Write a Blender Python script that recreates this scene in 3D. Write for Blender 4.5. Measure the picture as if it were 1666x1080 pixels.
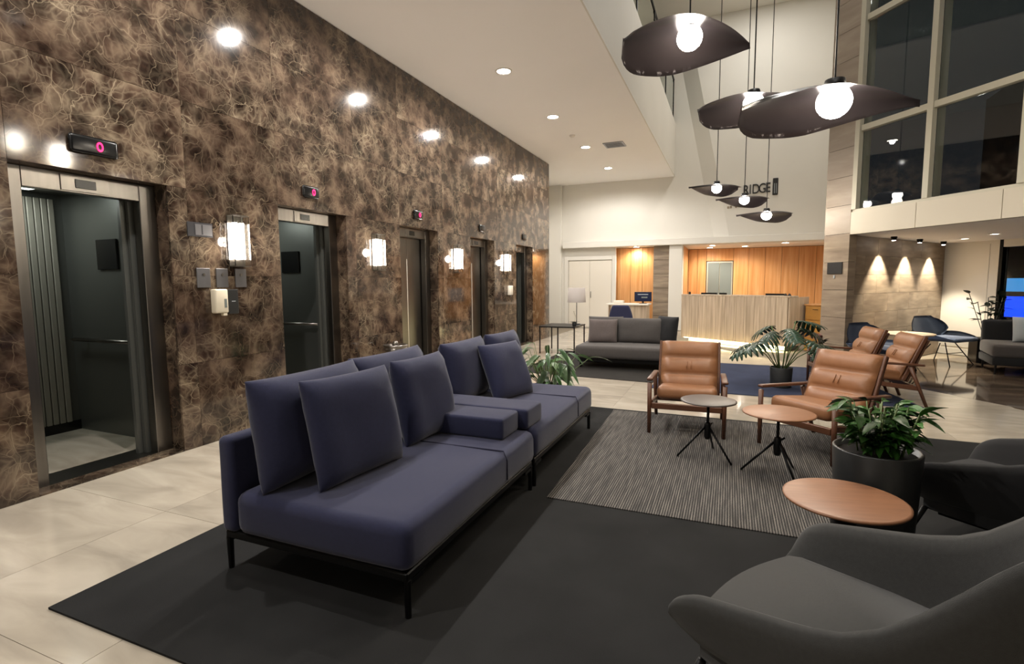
import bpy, bmesh, math, random
from mathutils import Vector, Matrix, noise
for o in list(bpy.data.objects): bpy.data.objects.remove(o)
C = bpy.context.scene.collection
PI = math.pi
R = math.radians
random.seed(7)

# ---------------------------------------------------------------- camera
F, PITCH, ROLL, YAW, EYE = 843.0, .0955, -.0082, .3966, 1.45
cam = bpy.data.objects.new('camera', bpy.data.cameras.new('camera')); C.objects.link(cam)
cy, sy, cp, sp, cr, sr = math.cos(YAW), math.sin(YAW), math.cos(PITCH), math.sin(PITCH), math.cos(ROLL), math.sin(ROLL)
A = Vector((cy, sy, 0)); E_ = Vector((-sy*sp, cy*sp, cp)); D = Vector((-sy*cp, cy*cp, -sp))
Rv = A*cr + E_*sr; Uv = -A*sr + E_*cr
m = Matrix((Rv, Uv, -D)).transposed().to_4x4(); m.translation = (0, 0, EYE)
cam.matrix_world = m
cam.data.sensor_width = 36; cam.data.lens = F/1666*36; cam.data.clip_start = .05
bpy.context.scene.camera = cam

# ---------------------------------------------------------------- world, exposure
sc = bpy.context.scene
w = bpy.data.worlds.new('night'); sc.world = w; w.use_nodes = True
w.node_tree.nodes['Background'].inputs[0].default_value = (.006, .007, .008, 1)
w.node_tree.nodes['Background'].inputs[1].default_value = 1.0
sc.view_settings.view_transform = 'Standard'; sc.view_settings.look = 'None'
sc.view_settings.gamma = 1; sc.view_settings.use_curve_mapping = False
sc.view_settings.exposure = 1.0

def lin(c):
    if isinstance(c, str):
        c = [int(c[i:i+2], 16)/255 for i in (0, 2, 4)]
    return tuple(((x+.055)/1.055)**2.4 if x > .04045 else x/12.92 for x in c) + (1,)
WARM = (1, .80, .60); NEUT = (1, .90, .80)
def lamp(kind, name, loc, energy, color=WARM, target=None, size=.1, spot=120, blend=.6, sy_=None):
    d = bpy.data.lights.new(name, kind); d.energy = energy; d.color = color
    if kind == 'SPOT': d.spot_size = R(spot); d.spot_blend = blend; d.shadow_soft_size = size
    elif kind == 'POINT': d.shadow_soft_size = size
    elif kind == 'AREA':
        d.size = size
        if sy_: d.shape = 'RECTANGLE'; d.size_y = sy_
    o = bpy.data.objects.new(name, d); C.objects.link(o); o.location = loc
    v = (Vector(target)-Vector(loc)) if target else Vector((0, 0, -1))
    o.rotation_euler = v.to_track_quat('-Z', 'Y').to_euler()
    return o
SLAB_Z, VOID_Z, LOW_Z, ALC_Z = 4.46, 8.6, 2.13, 2.49
SLAB_LIGHTS = [(-3.07, y) for y in (-.1, 2.4, 4.75, 7.1, 9.35, 11.7, 14.05)]
for x, y in SLAB_LIGHTS:
    lamp('SPOT', 'downlight_lamp', (x, y, SLAB_Z-.03), 118, (1, .96, .91), size=.05, spot=168, blend=.4)
# unseen fill lamps, added under the high ceiling to lift the overall light
for x, y in ((.6, 2.0), (.8, 6.0), (.8, 10.0), (.6, 14.0)):
    lamp('AREA', 'void_fill_lamp', (x, y, VOID_Z-.02), 34, (1, .97, .92), size=.5)
# right-hand low ceiling
LOW_LIGHTS = [(3.67, 11.2), (3.71, 10.24), (5.2, 8.6), (5.0, 6.2)]
for x, y in LOW_LIGHTS:
    lamp('SPOT', 'low_lamp', (x, y, LOW_Z-.03), 10, (1, .95, .86), size=.04, spot=140)
# reception alcove
ALC_LIGHTS = [(-2.65, 16.2), (-.5, 16.6), (1.4, 16.4), (.4, 17.4), (-.6, 17.6), (-1.1, 15.2)]

# ---------------------------------------------------------------- materials
MC = {}
def nodes_of(name):
    mt = bpy.data.materials.new(name); mt.use_nodes = True
    nt = mt.node_tree; b = nt.nodes['Principled BSDF']
    return mt, nt, b
def N(nt, t, **kw):
    n = nt.nodes.new(t)
    for k, v in kw.items():
        if hasattr(n, k): setattr(n, k, v)
    return n
def mat(name, col, rough=.5, metal=0, emit=None, es=0, bump=0, bscale=200, var=0, vscale=8, sheen=0, coat=0, trans=0, spec=None, stretch=None, objrand=0):
    """plain procedural surface with colour variation and fine relief"""
    if name in MC: return MC[name]
    mt, nt, b = nodes_of(name); L = nt.links
    c = lin(col); b.inputs['Base Color'].default_value = c
    b.inputs['Roughness'].default_value = rough; b.inputs['Metallic'].default_value = metal
    if sheen: b.inputs['Sheen Weight'].default_value = sheen; b.inputs['Sheen Roughness'].default_value = .4
    if coat: b.inputs['Coat Weight'].default_value = coat
    if trans: b.inputs['Transmission Weight'].default_value = trans
    if spec is not None: b.inputs['Specular IOR Level'].default_value = spec
    if emit: b.inputs['Emission Color'].default_value = lin(emit); b.inputs['Emission Strength'].default_value = es
    tc = N(nt, 'ShaderNodeTexCoord'); mp = N(nt, 'ShaderNodeMapping'); L.new(tc.outputs['Object'], mp.inputs[0])
    if stretch: mp.inputs['Scale'].default_value = stretch
    if var or objrand:
        nz = N(nt, 'ShaderNodeTexNoise'); nz.inputs['Scale'].default_value = vscale; nz.inputs['Detail'].default_value = 6
        L.new(mp.outputs[0], nz.inputs['Vector'])
        mr = N(nt, 'ShaderNodeMapRange'); L.new(nz.outputs['Fac'], mr.inputs[0])
        mr.inputs[1].default_value = .3; mr.inputs[2].default_value = .7
        mr.inputs[3].default_value = 1-var; mr.inputs[4].default_value = 1+var
        val = mr.outputs[0]
        if objrand:
            oi = N(nt, 'ShaderNodeObjectInfo'); m2 = N(nt, 'ShaderNodeMapRange'); L.new(oi.outputs['Random'], m2.inputs[0])
            m2.inputs[3].default_value = 1-objrand; m2.inputs[4].default_value = 1+objrand
            mu = N(nt, 'ShaderNodeMath', operation='MULTIPLY'); L.new(val, mu.inputs[0]); L.new(m2.outputs[0], mu.inputs[1]); val = mu.outputs[0]
        vm = N(nt, 'ShaderNodeVectorMath', operation='SCALE'); vm.inputs[0].default_value = c[:3]
        L.new(val, vm.inputs['Scale']); L.new(vm.outputs[0], b.inputs['Base Color'])
    if bump:
        bz = N(nt, 'ShaderNodeTexNoise'); bz.inputs['Scale'].default_value = bscale; bz.inputs['Detail'].default_value = 3
        L.new(mp.outputs[0], bz.inputs['Vector'])
        bp = N(nt, 'ShaderNodeBump'); bp.inputs['Strength'].default_value = bump; bp.inputs['Distance'].default_value = .004
        L.new(bz.outputs['Fac'], bp.inputs['Height']); L.new(bp.outputs[0], b.inputs['Normal'])
    MC[name] = mt; return mt
def ramp(nt, stops):
    r = N(nt, 'ShaderNodeValToRGB'); e = r.color_ramp.elements
    while len(e) < len(stops): e.new(.5)
    for k, (p, c) in enumerate(stops): e[k].position = p; e[k].color = lin(c) if isinstance(c, str) else c
    return r
def brown_marble():
    mt, nt, b = nodes_of('brown_veined_marble'); L = nt.links
    g = N(nt, 'ShaderNodeNewGeometry'); oi = N(nt, 'ShaderNodeObjectInfo')
    off = N(nt, 'ShaderNodeVectorMath', operation='SCALE'); off.inputs[0].default_value = (3.7, 5.3, 2.9); L.new(oi.outputs['Random'], off.inputs['Scale'])
    ad = N(nt, 'ShaderNodeVectorMath', operation='ADD'); L.new(g.outputs['Position'], ad.inputs[0]); L.new(off.outputs[0], ad.inputs[1])
    nz = N(nt, 'ShaderNodeTexNoise'); nz.inputs['Scale'].default_value = 2.6; nz.inputs['Detail'].default_value = 4; L.new(ad.outputs[0], nz.inputs['Vector'])
    sc1 = N(nt, 'ShaderNodeVectorMath', operation='SCALE'); L.new(nz.outputs['Color'], sc1.inputs[0]); sc1.inputs['Scale'].default_value = .34
    dv = N(nt, 'ShaderNodeVectorMath', operation='ADD'); L.new(ad.outputs[0], dv.inputs[0]); L.new(sc1.outputs[0], dv.inputs[1])
    def vein(scale, w0, lvl):
        v = N(nt, 'ShaderNodeTexVoronoi', feature='DISTANCE_TO_EDGE'); v.inputs['Scale'].default_value = scale; L.new(dv.outputs[0], v.inputs['Vector'])
        r = ramp(nt, [(0, (lvl, lvl, lvl, 1)), (w0, (lvl*.35, lvl*.35, lvl*.35, 1)), (w0*3.2, (0, 0, 0, 1))]); L.new(v.outputs['Distance'], r.inputs[0]); return r.outputs[0]
    def soft(scale, w0, lvl):
        v = N(nt, 'ShaderNodeTexVoronoi', feature='DISTANCE_TO_EDGE'); v.inputs['Scale'].default_value = scale; L.new(dv.outputs[0], v.inputs['Vector'])
        r = ramp(nt, [(0, (lvl, lvl, lvl, 1)), (w0*.4, (lvl*.45, lvl*.45, lvl*.45, 1)), (w0, (0, 0, 0, 1))]); L.new(v.outputs['Distance'], r.inputs[0]); return r.outputs[0]
    v1, v2, v3 = soft(5.0, .15, .50), vein(2.4, .009, .9), soft(12.5, .18, .40)
    # ridged noise gives the scratchy tangles of fine veins
    n3 = N(nt, 'ShaderNodeTexNoise'); n3.inputs['Scale'].default_value = 3.2; n3.inputs['Detail'].default_value = 9; n3.inputs['Distortion'].default_value = .5; L.new(dv.outputs[0], n3.inputs['Vector'])
    r3 = ramp(nt, [(.47, (0, 0, 0, 1)), (.497, (.22, .22, .22, 1)), (.503, (.22, .22, .22, 1)), (.53, (0, 0, 0, 1))]); L.new(n3.outputs['Fac'], r3.inputs[0])
    def mx(a, c, op='MAXIMUM'):
        q = N(nt, 'ShaderNodeMath', operation=op); L.new(a, q.inputs[0])
        if isinstance(c, (int, float)): q.inputs[1].default_value = c
        else: L.new(c, q.inputs[1])
        return q.outputs[0]
    v4 = vein(6.5, .009, .8)
    veins = mx(mx(v1, v2), mx(v3, r3.outputs[0]))
    # broken up by a slow mask so that there are calm dark and busy light zones
    n4 = N(nt, 'ShaderNodeTexNoise'); n4.inputs['Scale'].default_value = 1.5; n4.inputs['Detail'].default_value = 3; L.new(ad.outputs[0], n4.inputs['Vector'])
    mr = N(nt, 'ShaderNodeMapRange'); L.new(n4.outputs['Fac'], mr.inputs[0]); mr.inputs[1].default_value = .35; mr.inputs[2].default_value = .65; mr.inputs[3].default_value = .35; mr.inputs[4].default_value = 1
    n6 = N(nt, 'ShaderNodeTexNoise'); n6.inputs['Scale'].default_value = 5; n6.inputs['Detail'].default_value = 5; L.new(ad.outputs[0], n6.inputs['Vector'])
    m6 = N(nt, 'ShaderNodeMapRange'); L.new(n6.outputs['Fac'], m6.inputs[0]); m6.inputs[1].default_value = .40; m6.inputs[2].default_value = .60; m6.inputs[3].default_value = .3; m6.inputs[4].default_value = 1
    fac = mx(mx(mx(veins, mr.outputs[0], 'MULTIPLY'), m6.outputs[0], 'MULTIPLY'), mx(v4, mr.outputs[0], 'MULTIPLY'))
    n5 = N(nt, 'ShaderNodeTexNoise'); n5.inputs['Scale'].default_value = 5; n5.inputs['Detail'].default_value = 8; L.new(ad.outputs[0], n5.inputs['Vector'])
    base = ramp(nt, [(.32, '1b130f'), (.46, '33261f'), (.58, '4e3e33'), (.72, '6d5b4b')]); L.new(n5.outputs['Fac'], base.inputs[0])
    veinc = ramp(nt, [(.35, '8a7762'), (.7, 'ab9b82')]); L.new(n4.outputs['Fac'], veinc.inputs[0])
    mix = N(nt, 'ShaderNodeMix', data_type='RGBA'); L.new(fac, mix.inputs[0]); L.new(base.outputs[0], mix.inputs[6]); L.new(veinc.outputs[0], mix.inputs[7])
    tone = N(nt, 'ShaderNodeMapRange'); L.new(oi.outputs['Random'], tone.inputs[0]); tone.inputs[3].default_value = .88; tone.inputs[4].default_value = 1.12
    vm = N(nt, 'ShaderNodeVectorMath', operation='SCALE'); L.new(mix.outputs[2], vm.inputs[0]); L.new(tone.outputs[0], vm.inputs['Scale'])
    L.new(vm.outputs[0], b.inputs['Base Color'])
    b.inputs['Roughness'].default_value = .085; b.inputs['Specular IOR Level'].default_value = .6
    return mt
def beige_marble(name, c1, c2, c3, rough, rnd=.04):
    mt, nt, b = nodes_of(name); L = nt.links
    g = N(nt, 'ShaderNodeNewGeometry'); oi = N(nt, 'ShaderNodeObjectInfo')
    off = N(nt, 'ShaderNodeVectorMath', operation='SCALE'); off.inputs[0].default_value = (17, 23, 9); L.new(oi.outputs['Random'], off.inputs['Scale'])
    ad = N(nt, 'ShaderNodeVectorMath', operation='ADD'); L.new(g.outputs['Position'], ad.inputs[0]); L.new(off.outputs[0], ad.inputs[1])
    mp = N(nt, 'ShaderNodeMapping'); mp.inputs['Rotation'].default_value = (0, 0, .5); mp.inputs['Scale'].default_value = (1, 3, 1); L.new(ad.outputs[0], mp.inputs[0])
    nz = N(nt, 'ShaderNodeTexNoise'); nz.inputs['Scale'].default_value = 1.6; nz.inputs['Detail'].default_value = 8; nz.inputs['Distortion'].default_value = .8; L.new(mp.outputs[0], nz.inputs['Vector'])
    r = ramp(nt, [(.3, c1), (.5, c2), (.7, c3)]); L.new(nz.outputs['Fac'], r.inputs[0])
    t = N(nt, 'ShaderNodeMapRange'); L.new(oi.outputs['Random'], t.inputs[0]); t.inputs[3].default_value = 1-rnd; t.inputs[4].default_value = 1+rnd
    vm = N(nt, 'ShaderNodeVectorMath', operation='SCALE'); L.new(r.outputs[0], vm.inputs[0]); L.new(t.outputs[0], vm.inputs['Scale'])
    L.new(vm.outputs[0], b.inputs['Base Color']); b.inputs['Roughness'].default_value = rough
    return mt
def banded(name, c1, c2, c3, rough, scale=(1, 1, 9), rnd=.06, ns=2.0):
    """stone or wood with long bands; scale stretches the noise"""
    mt, nt, b = nodes_of(name); L = nt.links
    g = N(nt, 'ShaderNodeNewGeometry'); oi = N(nt, 'ShaderNodeObjectInfo')
    off = N(nt, 'ShaderNodeVectorMath', operation='SCALE'); off.inputs[0].default_value = (11, 13, 7); L.new(oi.outputs['Random'], off.inputs['Scale'])
    ad = N(nt, 'ShaderNodeVectorMath', operation='ADD'); L.new(g.outputs['Position'], ad.inputs[0]); L.new(off.outputs[0], ad.inputs[1])
    mp = N(nt, 'ShaderNodeMapping'); mp.inputs['Scale'].default_value = scale; L.new(ad.outputs[0], mp.inputs[0])
    nz = N(nt, 'ShaderNodeTexNoise'); nz.inputs['Scale'].default_value = ns; nz.inputs['Detail'].default_value = 7; nz.inputs['Distortion'].default_value = .3; L.new(mp.outputs[0], nz.inputs['Vector'])
    r = ramp(nt, [(.3, c1), (.5, c2), (.7, c3)]); L.new(nz.outputs['Fac'], r.inputs[0])
    t = N(nt, 'ShaderNodeMapRange'); L.new(oi.outputs['Random'], t.inputs[0]); t.inputs[3].default_value = 1-rnd; t.inputs[4].default_value = 1+rnd
    vm = N(nt, 'ShaderNodeVectorMath', operation='SCALE'); L.new(r.outputs[0], vm.inputs[0]); L.new(t.outputs[0], vm.inputs['Scale'])
    L.new(vm.outputs[0], b.inputs['Base Color']); b.inputs['Roughness'].default_value = rough
    bp = N(nt, 'ShaderNodeBump'); bp.inputs['Strength'].default_value = .15; bp.inputs['Distance'].default_value = .01
    L.new(nz.outputs['Fac'], bp.inputs['Height']); L.new(bp.outputs[0], b.inputs['Normal'])
    return mt
def rug_stripes():
    mt, nt, b = nodes_of('ribbed_grey_weave'); L = nt.links
    tc = N(nt, 'ShaderNodeNewGeometry')
    mp = N(nt, 'ShaderNodeMapping'); mp.inputs['Scale'].default_value = (60, 3.5, 1); L.new(tc.outputs['Position'], mp.inputs[0])
    nz = N(nt, 'ShaderNodeTexNoise'); nz.inputs['Scale'].default_value = 1.0; nz.inputs['Detail'].default_value = 1; L.new(mp.outputs[0], nz.inputs['Vector'])
    wv = N(nt, 'ShaderNodeTexWave'); wv.wave_type = 'BANDS'; wv.bands_direction = 'X'; wv.inputs['Scale'].default_value = 21; wv.inputs['Distortion'].default_value = 1.2
    wv.inputs['Detail'].default_value = 2; wv.inputs['Detail Scale'].default_value = 3; L.new(tc.outputs['Position'], wv.inputs['Vector'])
    mu = N(nt, 'ShaderNodeMath', operation='MULTIPLY'); L.new(nz.outputs['Fac'], mu.inputs[0]); L.new(wv.outputs['Fac'], mu.inputs[1])
    r = ramp(nt, [(.06, '363534'), (.3, '575452'), (.6, '7f7a74')]); L.new(mu.outputs[0], r.inputs[0])
    L.new(r.outputs[0], b.inputs['Base Color']); b.inputs['Roughness'].default_value = .95; b.inputs['Specular IOR Level'].default_value = .1
    bp = N(nt, 'ShaderNodeBump'); bp.inputs['Strength'].default_value = .5; bp.inputs['Distance'].default_value = .006
    L.new(mu.outputs[0], bp.inputs['Height']); L.new(bp.outputs[0], b.inputs['Normal'])
    return mt
def glassmat(name, col=(1, 1, 1), rough=0.0):
    mt, nt, b = nodes_of(name)
    b.inputs['Base Color'].default_value = (*col, 1); b.inputs['Transmission Weight'].default_value = 1; b.inputs['Roughness'].default_value = rough; b.inputs['IOR'].default_value = 1.45
    return mt
M = dict(
    marble=brown_marble(),
    floor=beige_marble('beige_marble_tile', 'a1988a', 'b3a999', 'c2b8a8', .15),
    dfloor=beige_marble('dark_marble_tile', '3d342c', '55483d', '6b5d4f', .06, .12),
    joint=mat('joint_grey', '857b6b', .9), bjoint=mat('joint_brown', '1c120d', .9),
    white=mat('white_paint', 'dfdbd2', .7, var=.02, vscale=1), ceil=mat('ceiling_paint', 'f6f3f0', .8, var=.01, vscale=1),
    band=mat('pale_panel', 'cfc6b4', .5, objrand=.02), frame=mat('window_paint', 'c5c0ae', .45),
    stone=banded('travertine', '7a6b5b', '8b7b69', '9d8d78', .5, (1, 1, 6)),
    pstone_lit=banded('pillar_stone_lit', '97897b', 'a09283', 'ab9e8f', .45, (.8, .8, 4), .04),
    wood=banded('orange_veneer', 'c08349', 'cc935a', 'd8a36c', .4, (7, 7, .4), .05),
    ash=banded('pale_oak_plank', '9b8a75', 'b3a08a', 'c4b29b', .5, (12, 12, .6), .07),
    steel=mat('brushed_steel', '827e79', .28, 1, bump=.08, bscale=60, stretch=(1, 1, .04), var=.06, vscale=30),
    satin=mat('satin_steel', '9a978c', .5, .35), dsteel=mat('dark_steel', '6b6d69', .35, .6), black=mat('black_plastic', '0b0b0c', .25), bmetal=mat('black_metal', '111112', .4, .6),
    navy=mat('navy_fabric', '232643', .95, sheen=.25, bump=.35, bscale=500, var=.08, vscale=60),
    navyd=mat('navy_fabric_piping', '24243a', .95),
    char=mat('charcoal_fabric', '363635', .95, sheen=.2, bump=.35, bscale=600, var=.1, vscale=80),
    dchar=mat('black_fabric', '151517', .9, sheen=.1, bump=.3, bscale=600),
    gfab=mat('warm_grey_fabric', '4a4644', .95, sheen=.2, bump=.3, bscale=500, var=.06, vscale=40),
    gfab2=mat('rosy_grey_fabric', '5c5351', .95, sheen=.2, bump=.3, bscale=500, var=.06, vscale=40),
    blue=mat('slate_blue_fabric', '435068', .8, sheen=.2, bump=.2, bscale=500),
    lgrey=mat('pale_grey_fabric', 'a3a9ab', .9, sheen=.1, bump=.3, bscale=400),
    rug=mat('charcoal_rug', '2c2c2c', .98, var=.16, vscale=2.5, bump=.5, bscale=400, spec=.08),
    rugblue=mat('blue_grey_rug', '3a4054', .98, var=.1, vscale=3, bump=.4, bscale=400, spec=.1),
    ruggrey=mat('dark_grey_rug', '33312f', .98, var=.1, vscale=3, bump=.4, bscale=400, spec=.1),
    ribbed=rug_stripes(),
    leather=mat('tan_leather', '8c6040', .42, var=.1, vscale=9, bump=.15, bscale=90),
    walnut=mat('walnut', '5a3826', .4, var=.15, vscale=6, stretch=(1, 6, 6)),
    ttop=mat('round_walnut_top', '8f6448', .38, var=.14, vscale=5, stretch=(1, 8, 1)),
    ttop2=mat('grey_table_top', '554d49', .4, var=.06),
    pot=mat('dark_planter', '232424', .35, var=.1, vscale=6), pot2=mat('matt_planter', '26282a', .6), soil=mat('soil', '1c1612', .95, bump=.8, bscale=80),
    leaf=mat('green_leaf', '3b6a28', .35, var=.3, vscale=5, objrand=.35), leaf2=mat('monstera_leaf', '26402f', .3, var=.2, vscale=6, objrand=.3),
    leaf3=mat('pale_edged_leaf', '6f8a5e', .35, var=.4, vscale=12, objrand=.4), leaf4=mat('dark_leaf', '1c2a20', .35, objrand=.3), stem=mat('stem', '5b6d3c', .5),
    bulb=mat('lit_globe', 'ffffff', .4, emit='fff6ea', es=30), dimlens=mat('car_fill_glow', 'ffffff', .4, emit='f4fff4', es=2.0), lens=mat('lit_lens', 'ffffff', .4, emit='fff4e6', es=35),
    tube=mat('lit_tube', 'ffffff', .4, emit='fff0e2', es=14), led=mat('red_led', '200006', .4, emit='ff1f5c', es=2.2),
    frost=glassmat('clear_glass', (.96, .97, .95), .02), pane=glassmat('window_glass', (.75, .80, .80)), rail=glassmat('green_glass', (.80, .90, .84)),
    shade=mat('pendant_shade', '342f31', .28, .5), shadeo=mat('pendant_outer', '1b1a1b', .4, .4), trim=mat('lamp_trim', 'e8e2da', .4),
    plate=mat('grey_wall_plate', '77777a', .3, .7), ivory=mat('ivory_plastic', 'ddd3bd', .4), sign=mat('wall_sign', '2f2f33', .3),
    linen=mat('linen_shade', 'a79f9a', .8), paper=mat('white_laminate', 'e4ddd0', .4),
    strip=mat('led_strip', 'ffffff', .4, emit='fff2a8', es=6), screen=mat('blue_screen', '0011aa', .3, emit='0a3cff', es=1.3), screen2=mat('pale_blue_screen', '3388bb', .3, emit='4aa0e8', es=.5),
    monitor=mat('monitor_glass', '0a0d16', .2, emit='141c38', es=.4),
    outside=mat('night_facade', '1a1c1c', .9), lightgrey=mat('grey_interior', '6f7672', .6), drawer=mat('drawer_wood', 'a8762f', .5, var=.1),
    pink=mat('pinkish_leaf', '8a5b52', .5, objrand=.3), hand=mat('dark_mark', '1d1b1a', .5))

# ---------------------------------------------------------------- mesh helpers
def mesh_from(name, bm, mt, smooth=False):
    bmesh.ops.recalc_face_normals(bm, faces=bm.faces)
    me = bpy.data.meshes.new(name); bm.to_mesh(me); bm.free()
    me.materials.append(mt)
    if smooth:
        for p in me.polygons: p.use_smooth = True
    return me
def obj(name, bm, mt, parent=None, smooth=False, loc=None, rotz=None):
    me = bm if isinstance(bm, bpy.types.Mesh) else mesh_from(name, bm, mt, smooth)
    o = bpy.data.objects.new(name, me); C.objects.link(o)
    if parent: o.parent = parent
    if loc is not None: o.location = loc
    if rotz is not None: o.rotation_euler = (0, 0, rotz)
    return o
def tag(o, label, cat, group=None):
    o['label'] = label; o['category'] = cat
    if group: o['group'] = group
    return o
def thing(name, label, cat, loc=(0, 0, 0), rotz=0, group=None):
    o = bpy.data.objects.new(name, None); C.objects.link(o); o.location = loc; o.rotation_euler = (0, 0, rotz)
    o.empty_display_size = .1
    return tag(o, label, cat, group)
def struct(name, bm, mt, smooth=False):
    o = obj(name, bm, mt, None, smooth); o['kind'] = 'structure'; return o
def part(name, parent, bm, mt, smooth=False, label=None):
    o = obj(name, bm, mt, parent, smooth)
    if label: o['label'] = label
    return o
def copytree(o, parent=None, **kw):
    c = o.copy(); C.objects.link(c)
    if parent: c.parent = parent
    for ch in list(o.children): copytree(ch, c)
    return c
def box(bm, a, b, mt4=None):
    v = [bm.verts.new((x, y, z)) for x in (a[0], b[0]) for y in (a[1], b[1]) for z in (a[2], b[2])]
    for f in ((0, 1, 3, 2), (4, 6, 7, 5), (0, 4, 5, 1), (2, 3, 7, 6), (0, 2, 6, 4), (1, 5, 7, 3)): bm.faces.new([v[i] for i in f])
    if mt4 is not None: bmesh.ops.transform(bm, matrix=mt4, verts=v)
    return v
def B(a, b, bev=0, seg=3, mt4=None):
    bm = bmesh.new(); box(bm, a, b, mt4)
    if bev: bmesh.ops.bevel(bm, geom=bm.edges[:], offset=bev, segments=seg, profile=.5, affect='EDGES')
    return bm
def tube(bm, pts, r, n=8, caps=True):
    pts = [Vector(p) for p in pts]; rs = r if isinstance(r, (list, tuple)) else [r]*len(pts)
    rings = []; ref = Vector((0, 0, 1))
    for i, p in enumerate(pts):
        t = (pts[min(i+1, len(pts)-1)]-pts[max(i-1, 0)]).normalized()
        u = t.cross(ref)
        if u.length < .05: u = t.cross(Vector((1, 0, 0)))
        u.normalize(); v = t.cross(u)
        rings.append([bm.verts.new(p+(u*math.cos(2*PI*k/n)+v*math.sin(2*PI*k/n))*rs[i]) for k in range(n)])
    for a, b in zip(rings, rings[1:]):
        for k in range(n): bm.faces.new((a[k], a[(k+1) % n], b[(k+1) % n], b[k]))
    if caps: bm.faces.new(rings[0][::-1]); bm.faces.new(rings[-1])
def T(pts, r, n=8):
    bm = bmesh.new(); tube(bm, pts, r, n); return bm
def lathe(prof, n=32, c=(0, 0, 0), close=False):
    bm = bmesh.new(); rings = []
    for r, z in prof: rings.append([bm.verts.new((c[0]+r*math.cos(2*PI*k/n), c[1]+r*math.sin(2*PI*k/n), c[2]+z)) for k in range(n)] if r > 1e-5 else [bm.verts.new((c[0], c[1], c[2]+z))])
    for a, b in zip(rings, rings[1:]):
        for k in range(n):
            f = [a[k % len(a)], a[(k+1) % len(a)], b[(k+1) % len(b)], b[k % len(b)]]
            f = list(dict.fromkeys(f))
            if len(f) > 2: bm.faces.new(f)
    return bm
def prism(poly, z0, z1):
    bm = bmesh.new()
    lo = [bm.verts.new((x, y, z0)) for x, y in poly]; hi = [bm.verts.new((x, y, z1)) for x, y in poly]
    bm.faces.new(lo[::-1]); bm.faces.new(hi); n = len(poly)
    for k in range(n): bm.faces.new((lo[k], lo[(k+1) % n], hi[(k+1) % n], hi[k]))
    return bm
def cushion(wd, ht, th, seed=0, n=18, pinch=.035):
    """a stuffed cushion: width along x, height along z, thickness along y, bottom at z=0"""
    bm = bmesh.new(); rnd = random.Random(seed); ph = rnd.uniform(0, 9); grid = {}
    for s in (-1, 1):
        for i in range(n+1):
            for j in range(n+1):
                edge = (i in (0, n) or j in (0, n))
                if edge and s == 1: grid[s, i, j] = grid[-1, i, j]; continue
                u, v = math.sin(PI/2*(i/n*2-1)), math.sin(PI/2*(j/n*2-1))
                fu, fv = max(0, 1-abs(u)**4.6)**.5, max(0, 1-abs(v)**4.6)**.5
                w_ = noise.noise(Vector((u*1.5+ph, v*1.5, s*2+ph)))*.14+noise.noise(Vector((u*4+ph, v*4, s+ph)))*.05
                # pull towards the corners makes small ears, creases run in from them
                cr_ = abs(u*v)**2.2*.35*abs(math.sin((abs(u)-abs(v))*9+ph))
                y = s*th/2*fu*fv*(1+w_-cr_)*1.08
                px = u*(1-pinch*(1-abs(v)**2.5)); pv = v*(1-pinch*(1-abs(u)**2.5))
                grid[s, i, j] = bm.verts.new((px*wd/2, y+th*.05*math.sin(u*3+ph)*(1-v*v), ht/2+pv*ht/2))
    for s in (-1, 1):
        for i in range(n):
            for j in range(n):
                bm.faces.new([grid[s, a, b] for a, b in ((i, j), (i+1, j), (i+1, j+1), (i, j+1))])
    return bm
def pad(a, b, bev, seed=1, amp=.008, cuts=10):
    """upholstered block: bevelled box, subdivided and slightly uneven"""
    bm = bmesh.new(); box(bm, a, b)
    bmesh.ops.bevel(bm, geom=bm.edges[:], offset=bev, segments=4, profile=.5, affect='EDGES')
    big = [e for e in bm.edges if e.calc_length() > .25]
    bmesh.ops.subdivide_edges(bm, edges=big, cuts=cuts, use_grid_fill=True)
    for v in bm.verts:
        v.co += Vector((noise.noise(v.co*3+Vector((seed, 0, 0))), noise.noise(v.co*3+Vector((0, seed, 0))), noise.noise(v.co*2.2+Vector((0, 0, seed)))))*amp
    return bm
def place(x, y, z=0, rz=0, rx=0, ry=0):
    return Matrix.Translation((x, y, z)) @ Matrix.Rotation(rz, 4, 'Z') @ Matrix.Rotation(ry, 4, 'Y') @ Matrix.Rotation(rx, 4, 'X')

# ---------------------------------------------------------------- setting: plan constants
XW = -4.36
WS = Vector((1.66, 9.32)); WD = Vector((.5903, -.8072)); WN = Vector((.8072, .5903))   # window wall: start, direction, outward normal
TL = 14.0
def wp(t, s=0): return WS+WD*t+WN*s
CORN = Vector((3.85, 12.65)); SW0 = Vector((1.80, 9.55)); RD = Vector((.60, -.80))     # stone wall / right wall corner
def clip(poly, p, n):
    out = []
    for i, a in enumerate(poly):
        b = poly[(i+1) % len(poly)]; da = (a-p).dot(n); db = (b-p).dot(n)
        if da <= 0: out.append(a)
        if (da < 0 < db) or (db < 0 < da): out.append(a+(b-a)*(da/(da-db)))
    return out
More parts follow.
